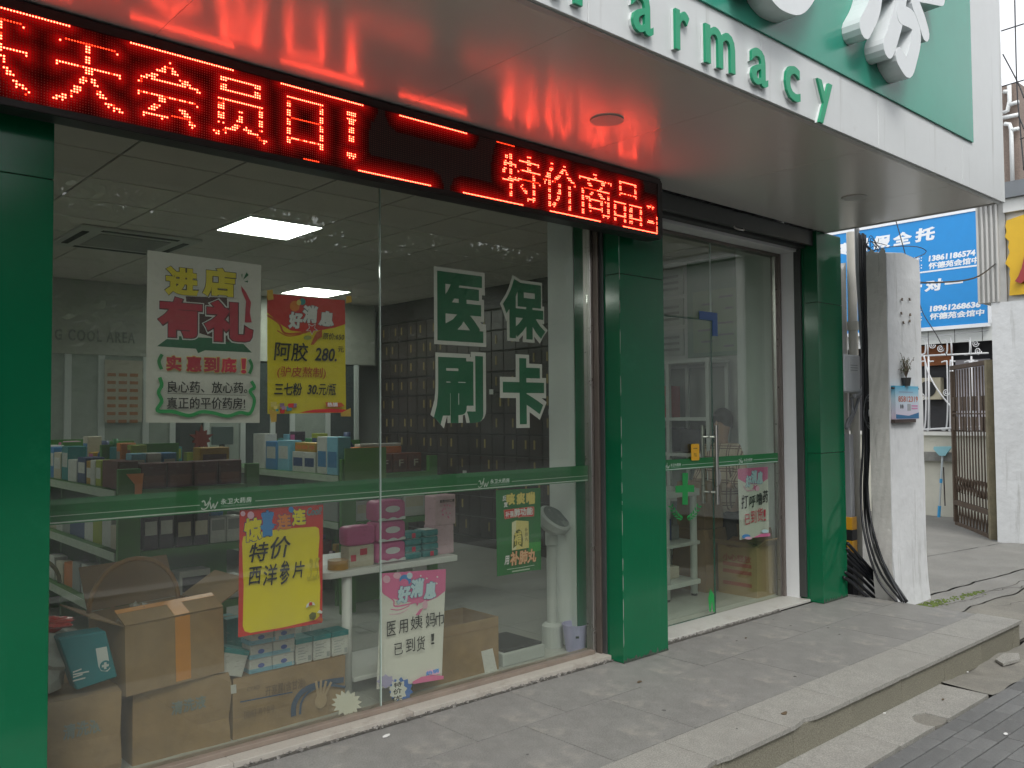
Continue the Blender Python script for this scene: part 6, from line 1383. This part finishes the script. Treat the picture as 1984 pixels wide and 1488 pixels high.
# billboard
XBB = 13.98
u0,u1 = -at(1600,470,'x',XBB).y-.4, -at(1912,520,'x',XBB).y; zt, zb_ = 4.60, 2.875
bb_ = thing('billboard', 'bright blue billboard with white Chinese text and phone numbers', 'billboard', (XBB, -(u0+u1)/2, zb_))
bbm = M('billboard_blue', (.004,.235,.60), .4, var=.04); bbw = M('billboard_white', (.74,.77,.80), .4, var=.03)
fb_ = facing_left(XBB)
part(MB().prism([(u0,zb_),(u1,zb_),(u1,zt),(u0,zt)], fb_, -.06, 0), 'board', bbm, bb_)
part(MB().prism([(u0,zb_-.05),(u1+.02,zb_-.05),(u1+.02,zb_+.005),(u0,zb_+.005)], fb_, -.05, .012).prism([(u0,zt-.005),(u1+.02,zt-.005),(u1+.02,zt+.13),(u0,zt+.13)], fb_, -.05, .012).prism([(u1,zb_),(u1+.03,zb_),(u1+.03,zt),(u1,zt)], fb_, -.05, .010), 'white_edge', bbw, bb_)
zm = zz(1600, 400, 5.167)
def bt(body, x0, x1, yc, h, bold=.04, shear=.1):
    a, c_ = zm(x0, yc-h/2), zm(x1, yc+h/2); part(put_text(MB(), body, fb_, *pxbox_x(a[0],a[1],c_[0],c_[1],XBB), d=.002, th=.001, bold=bold, shear=shear), 'printed_lettering', bbw, bb_, recalc=False)
bt('寒', 132, 240, 425, 125, .05); bt('暑', 300, 435, 388, 130, .05); bt('假', 468, 645, 355, 130, .05); bt('全', 672, 865, 320, 130, .05); bt('托', 892, 1095, 280, 135, .05)
for x0, x1, yp, ya, ph in ((1028, 1500, 492, 566, '13861186574'), (1040, 1550, 1003, 1082, '18961268636')):
    bt(ph, x0, x1, yp, 62, .05); bt('怀德苑会馆中', x0, x1+40, ya, 68, .035); bt('电话：', 820, 965, yp+42, 55, .035); bt('地址：', 830, 965, ya+40, 55, .035)
bt('一', 810, 965, 803, 26, .05); bt('对', 985, 1175, 788, 120, .05); bt('一', 1190, 1375, 762, 26, .03)
q0_, q1_ = zm(800, 680), zm(1535, 585); a_ = at(*q0_, 'x', XBB); b_ = at(*q1_, 'x', XBB)
part(MB().prism([(-a_.y, a_.z-.012), (-b_.y, a_.z-.012), (-b_.y, a_.z+.012), (-a_.y, a_.z+.012)], fb_, .001, .003), 'printed_line', bbw, bb_)
wire('thin wire hanging down across the blue billboard', [tuple(at(1735,425,'x',13.6)), tuple(at(1745,460,'x',13.6)), tuple(at(1756,500,'x',13.6))], .008)
wire('white cable slanting down the window grille', [tuple(at(1790,690,'x',13.95)), tuple(at(1800,725,'x',13.95)), tuple(at(1820,760,'x',13.95)), tuple(at(1846,792,'x',13.95))], .012, gm)
wire('thin dark wire from the billboard down to the grille', [tuple(at(1781,585,'x',13.9)), tuple(at(1790,610,'x',13.9)), tuple(at(1815,650,'x',13.9)), tuple(at(1835,690,'x',13.9))], .007)
# grimy sink ledge, mop and stick against the low wall
part(MB().box(14.02, 14.119, 5.45, 6.3, .78, .92), 'ledge', M('grimy_ledge', (.24,.24,.22), .9, var=.4, scale=6), fb)
mp_ = thing('mop', 'blue handled mop standing head up against the low wall', 'mop', (14.0, 5.72, -.09))
mq0, mq1 = at(1819, 1003, 'x', 13.98), at(1827, 868, 'x', 13.98)
mz = lambda t: mq0.lerp(mq1, t)
mbl = M('mop_blue', (.05,.33,.62), .45, var=.06); mgr = M('mop_tube', (.50,.56,.58), .35, metal=.2)
part(MB().cyl(mz(0), mz(.17), .024, n=10), 'grip', mbl, mp_); part(MB().cyl(mz(.1702), mz(.50), .016, n=10), 'handle', mgr, mp_); part(MB().cyl(mz(.5002), mz(.56), .022, n=10), 'sleeve', mbl, mp_); part(MB().cyl(mz(.5602), mz(1), .016, n=10), 'handle', mgr, mp_)
part(MB().prism([(-mq1.y-.13, mq1.z-.02), (-mq1.y-.04, mq1.z-.12), (-mq1.y+.04, mq1.z-.12), (-mq1.y+.13, mq1.z), (-mq1.y+.12, mq1.z+.03), (-mq1.y-.12, mq1.z+.02)], facing_left(13.96), -.02, .02), 'head', M('mop_head', (.25,.50,.55), .5, var=.1), mp_)
part(MB().tube([at(1828,905,'x',14.0), at(1831,980,'x',14.0)], .01, 6), 'stick', M('rust_dark', (.06,.045,.04), .8), None, label='thin dark stick leaning beside the mop', cat='stick')

# ---------------------------------------------------------------- rusty folding gate
rust = M('rusty_steel', (.10,.068,.045), .75, var=.45, scale=14, bump=.2, bscale=90); rust2 = M('weathered_gate_post', (.22,.19,.12), .8, var=.3, scale=8, bump=.3, bscale=50)
HG = Vector((12.10, 4.24, -.10)); FG = Vector((13.30, 5.17, -.10)); dG = (FG-HG); LG = dG.length; dG = dG/LG; nG = Vector((dG.y, -dG.x, 0))
def gp(s, z, o=0.): return HG + dG*s + nG*o + Vector((0,0,z))
gt = thing('folding_gate', 'rusty brown steel folding gate standing open in the alley', 'gate', tuple(HG))
def gbar(s0, z0, s1, z1, r=.014, o=0., name='bar', mt=rust): part(MB().tube([gp(s0,z0,o), gp(s1,z1,o)], r, 6), name, mt, gt)
def gbox(s0, s1, z0, z1, th=.02, o=0., name='frame', mt=rust):
    mb = MB(); c_ = gp((s0+s1)/2, (z0+z1)/2, o); mb.obox(c_, (s1-s0, th, z1-z0), math.atan2(dG.y, dG.x)); part(mb, name, mt, gt, bevel=.003)
ZG = 2.32
gbox(-.03, .05, 0, ZG, .08, 0, 'frame_post', rust2); gbox(LG-.06, LG, .05, ZG-.08, .05, 0, 'frame_post'); gbox(.05, LG, ZG-.06, ZG, .05, .0, 'frame_rail'); gbox(.05, LG-.06, .30, .37, .05, 0, 'frame_rail'); gbox(.05, LG-.06, .0, .05, .05, 0, 'frame_rail')
nb_ = 12
for i in range(nb_): s_ = .12+(LG-.25)*i/(nb_-1); gbar(s_, .372, s_, ZG-.07, .010)
for i in range(9):
    s_ = .10+(LG-.22)*i/8
    gbox(s_-.05, s_+.05, 1.66, 1.86, .006, -.02, 'plate'); gbox(s_-.05, s_+.05, 1.38, 1.58, .006, -.02, 'plate')
for i in range(10):
    s_ = .10+(LG-.25)*i/10; w = (LG-.25)/10
    gbar(s_, .50, s_+w, .72, .012, -.018, 'lattice_bar'); gbar(s_, .72, s_+w, .50, .012, -.024, 'lattice_bar')
    gbar(s_, .06, s_+w*.5, .29, .010, 0, 'brace'); gbar(s_+w*.5, .29, s_+w, .06, .010, 0, 'brace')
gbar(.05, 1.62, LG-.06, 1.62, .010, -.03, 'tie_bar')
# ---------------------------------------------------------------- white shop opposite with yellow sign
XW = 11.9
wsb = thing('white_shop', 'white walled shop at the right edge with yellow sign and corrugated panel', 'building', (12.3, 2, -.12))
ysh = 4.12
part(MB().box(XW, 12.6, -4, ysh, -.14, 2.93), 'wall', plaster_c, wsb)
part(MB().box(XW+.05, 12.6, -4, ysh+.12, 2.931, 4.22), 'upper_wall', M('pale_panel', (.60,.60,.58), .5, var=.05), wsb)
part(MB().box(XW-.10, 12.7, -4, ysh+.02, 4.221, 4.42), 'gutter', M('gutter_grey', (.15,.165,.18), .5, var=.1), wsb)
part(MB().box(XW-.04, XW+.049, -4, ysh-.18, 4.05, 4.22), 'fascia', M('fascia_white', (.58,.59,.57), .5, var=.05), wsb)
cy0 = at(1893, 500, 'x', XW).y; cy1 = at(1940, 500, 'x', XW).y
for i in range(5):
    y = cy1+(cy0-cy1)*(i+.5)/5; w = (cy0-cy1)/5
    part(MB().prism([(-(y+w*.5), 2.93+0), (-(y-w*.0), 2.93), (-(y-w*.0), 4.20), (-(y+w*.5), 4.20)], facing_left(XW+.03), -.02, .05), 'corrugation', M('corrugated_grey', (.46,.46,.44), .5, var=.05), wsb, bevel=.012, seg=2)
part(MB().box(XW+.012, XW+.049, cy1-.05, cy0, 2.932, 4.20), 'corrugated_back', M('corrugated_shadow', (.40,.40,.385), .6), wsb)
ys = thing('yellow_sign', 'yellow sign with torn edge and red stroke on the white shop', 'sign', (XW, 3.4, 2.98))
a = at(1950, 430, 'x', XW-.03); yl = -a.y
rs = random.Random(5)
edge = [(yl+rs.uniform(-.03,.03), 3.0+ (3.95-3.0)*i/14) for i in range(15)]
part(MB().prism(edge + [(yl+.25, 4.0), (yl+2.2, 4.0), (yl+2.2, 2.99)], facing_left(XW), -.02, .03), 'board', M('sign_yellow', (.62,.38,.01), .45, var=.06), ys)
rsp = [at(x, y, 'x', XW-.09) for x, y in ((1966,545),(1973,535),(1979,520),(1984,498),(1992,480),(1996,520),(1988,540),(1978,549))]
part(MB().prism([(-p.y, p.z) for p in rsp], facing_left(XW-.03), .002, .06), 'red_stroke', M('sign_red', (.30,.03,.03), .4), ys)
# ---------------------------------------------------------------- brown building beyond, wires in the sky
ap_ = thing('apartment_building', 'brown apartment corner with white pipe frames above the white shop', 'building', (17, 6, -.2))
bx0, bx1 = at(1974, 250, 'x', 16.).y, at(1930, 250, 'x', 16.).y
part(MB().box(16.0, 20, bx0, bx1+3, -.2, 7.10), 'wall', M('brown_tile_wall', (.20,.155,.13), .8, var=.2, scale=3, speck=(40,.15)), ap_)
pw_ = M('white_pipe', (.66,.68,.68), .5)
def apx(px, py): q = at(px, py, 'x', 15.93); return (15.93, q.y, q.z)
for pts in (((1955,165),(1956,195),(1952,215),(1944,218)), ((1944,178),(1955,177)), ((1944,228),(1974,222)), ((1956,203),(1974,197)), ((1946,240),(1956,241),(1959,250),(1962,362)), ((1960,252),(1974,249))): part(MB().tube([apx(*p) for p in pts], .035, 8), 'pipe_frame', pw_, ap_, smooth=True)
for i, pts in enumerate((((1966,0),(1970,160),(1975,230),(1984,330)), ((1940,60),(1984,46)), ((1943,105),(1972,160),(1984,190)), ((1940,168),(1984,155)), ((1974,225),(1984,250)), ((1976,270),(1984,267)))):
    wire('thin black sky wire, %s counted from the top right' % ('first','second','third','fourth','fifth','sixth')[i], [tuple(at(x, y, 'x', 13.)) for x, y in pts], .009)['group'] = 'wires against the sky'
# ================================================================ THE STREET BEHIND THE CAMERA (mirrored in the glass)
kerb = M('kerb_stone', (.28,.28,.27), .8, var=.1)
part(MB().box(-40, 60, -1.5, -1.21, -.24, -.16), 'kerb', kerb, kind='structure')
part(MB().box(-40, 60, -14.8, -10.5, -.239, -.10), 'far_pavement', M('far_paving', (.24,.24,.23), .8, var=.15, scale=1), kind='structure')
row_ = thing('shop_row', 'row of dim shops across the street mirrored in the window', 'building', (12, -15, -.2))
part(MB().box(-20, 60, -21, -14.8, -.2, 6.6), 'wall', M('far_wall', (.14,.13,.115), .8, var=.2, scale=.5), row_)
part(MB().box(-20, 60, -14.79, -13.6, 3.05, 3.15), 'awning', M('awning_dark', (.07,.07,.07), .6), row_)
fsb = M('far_sign_dark', (.03,.028,.028), .5); fsw = M('far_sign_white', (.7,.7,.68), .5); fsy = M('far_sign_gold', (.55,.42,.12), .5)
for i in range(16):
    x0 = -18+i*4.9; part(MB().box(x0, x0+4.6, -14.79, -14.6, 3.2, 4.5), 'sign_board', fsb if i % 3 else M('far_sign_grey', (.12,.12,.11), .6), row_)
    part(MB().box(x0+.3, x0+4.2, -14.79, -14.74, .2, 2.8), 'shop_front', M('far_shop_front', (.05,.055,.055), .15, var=.3, scale=1), row_)
    part(MB().box(x0+.9, x0+2.2, -14.79, -14.7, 5.0, 6.2), 'window', M('far_window', (.06,.07,.08), .1), row_)
fopp = lambda u, v, d: (-u, -14.6+d, v)     # a wall facing the shop: its right is -X
def opp(body, x0, x1, z0, z1, mt): part(put_text(MB(), body, fopp, -x1, -x0, z0, z1, d=.01, th=.005, bold=.02), 'lettering', mt, row_, recalc=False)
opp('牛肉火', 14.2, 16.2, 3.7, 4.2, fsw)
# street trees
bark = M('bark', (.09,.075,.06), .9, var=.3, scale=8, bump=.6, bscale=30); leafm = M('tree_leaf', (.045,.085,.022), .55, var=.4, scale=3, rnd=.1)
def make_tree(x, y, seed, H=8.5):
    rs = random.Random(seed); t = thing('street_tree', 'x', 'tree', (x, y, -.2), 'street trees opposite the shop')
    tr = MB().tube([(x,y,-.2),(x+.05,y,1.2),(x-.05,y+.05,2.6),(x+.1,y,4.2),(x,y,6.5)], [.17,.13,.12,.09,.03], 9)
    clumps = []
    for i in range(20):
        a = rs.uniform(0,6.28); h = rs.uniform(2.4, H-.8); rr = rs.uniform(.6, 2.6)*(1-abs(h-5)/6); e = (x+rr*math.cos(a), y+rr*math.sin(a)*.8, h)
        tr.tube([(x, y, h-1.2 if h > 3.6 else 2.2), ((x+e[0])/2, (y+e[1])/2, h-.3), e], [.05,.03,.012], 6); clumps.append((e, rs.uniform(.9,1.5)))
    part(tr, 'trunk', bark, t, smooth=True)
    lv = MB()
    for (e, r) in clumps:
        for i in range(600):
            d = Vector((rs.gauss(0,1), rs.gauss(0,1), rs.gauss(0,1))).normalized()*r*rs.random()**.45
            c = Vector((e[0]+d.x*1.25, e[1]+d.y*1.1, e[2]+d.z*.85)); u = Vector((rs.uniform(-1,1), rs.uniform(-1,1), rs.uniform(-.6,.6))).normalized()*rs.uniform(.07,.13); w = u.cross(Vector((rs.uniform(-1,1), rs.uniform(-1,1), rs.uniform(-1,1)))).normalized()*u.length*.5
            lv.add([c-u, c+w, c+u, c-w], [(0,1,2,3)])
    part(lv, 'crown', leafm, t, recalc=False)
    return t
trs = [make_tree(5.0, -5.2, 1), make_tree(10.2, -5.6, 2)]
names = ['leftmost tree of the street row, straight across from the cartons window', 'second street tree, across from the middle green pillar', 'third street tree, across from the glass door', 'fourth street tree, across from the gate post', 'fifth street tree, across from the alley mouth', 'last street tree, far beyond the alley']
for o, lb in zip(trs, names): o['label'] = lb
for i, (x, y, rz) in enumerate(((15.2,-5.0,1.1),(20.5,-5.6,2.3),(26.5,-5.3,.6),(33,-5.6,3.3))):
    src = trs[i % 2]; c_ = src.copy(); C.objects.link(c_); c_.location = (x, y, -.2); c_.rotation_euler = (0,0,rz); c_['label'] = names[i+2]
    for ch in src.children:
        k = ch.copy(); C.objects.link(k); k.parent = c_

back = ['nearest tree of the back row across the street', 'second tree of the back row across the street', 'third tree of the back row across the street', 'farthest tree of the back row across the street']
for i, x in enumerate((17.5, 22.5, 28.0, 34.0)):
    src = trs[(i+1) % 2]; c_ = src.copy(); C.objects.link(c_); c_.location = (x, -9.2-.4*(i % 2), -.5); c_.rotation_euler = (0,0,.9*i+.4); c_['label'] = back[i]
    for ch in src.children:
        k = ch.copy(); C.objects.link(k); k.parent = c_
# ---------------------------------------------------------------- litter on the platform and steps
scrap = M('paper_scrap', (.66,.66,.64), .7); dryleaf = M('dead_leaf', (.10,.07,.04), .8)
for i, (x, y, z, mt, s_, lb) in enumerate(((748,1427,.002,scrap,.02,'white paper scrap lying near the window sill'), (1239,1322,.002,dryleaf,.018,'dark dead leaf on the platform before the middle pillar'), (1520,1383,.002,dryleaf,.02,'grey-brown flattened leaf on the step edge slab'), (1445,1237,.002,dryleaf,.01,'tiny dark leaf on the platform before the door'), (1827,1356,-.165,dryleaf,.012,'dark crumb of dirt on the lower step slab'), (1714,1383,-.165,scrap,.010,'tiny white scrap at the foot of the riser'), (1948,1423,-.172,scrap,.014,'thin white scrap on the grey pavers'), (1875,1303,-.160,scrap,.010,'small pale scrap on the cement apron'))):
    q = at(x, y, 'z', z); rs = random.Random(i)
    pts = [(q.x+s_*rs.uniform(.7,1.2)*math.cos(t), q.y+s_*.8*rs.uniform(.6,1.2)*math.sin(t)) for t in (.2,1.2,2.3,3.4,4.4,5.4)]
    part(MB().prism(pts, lambda u, v, d: (u, v, d+.15*(u-q.x)), z+.003, z+.005), 'litter', mt, None, label=lb, cat='litter')
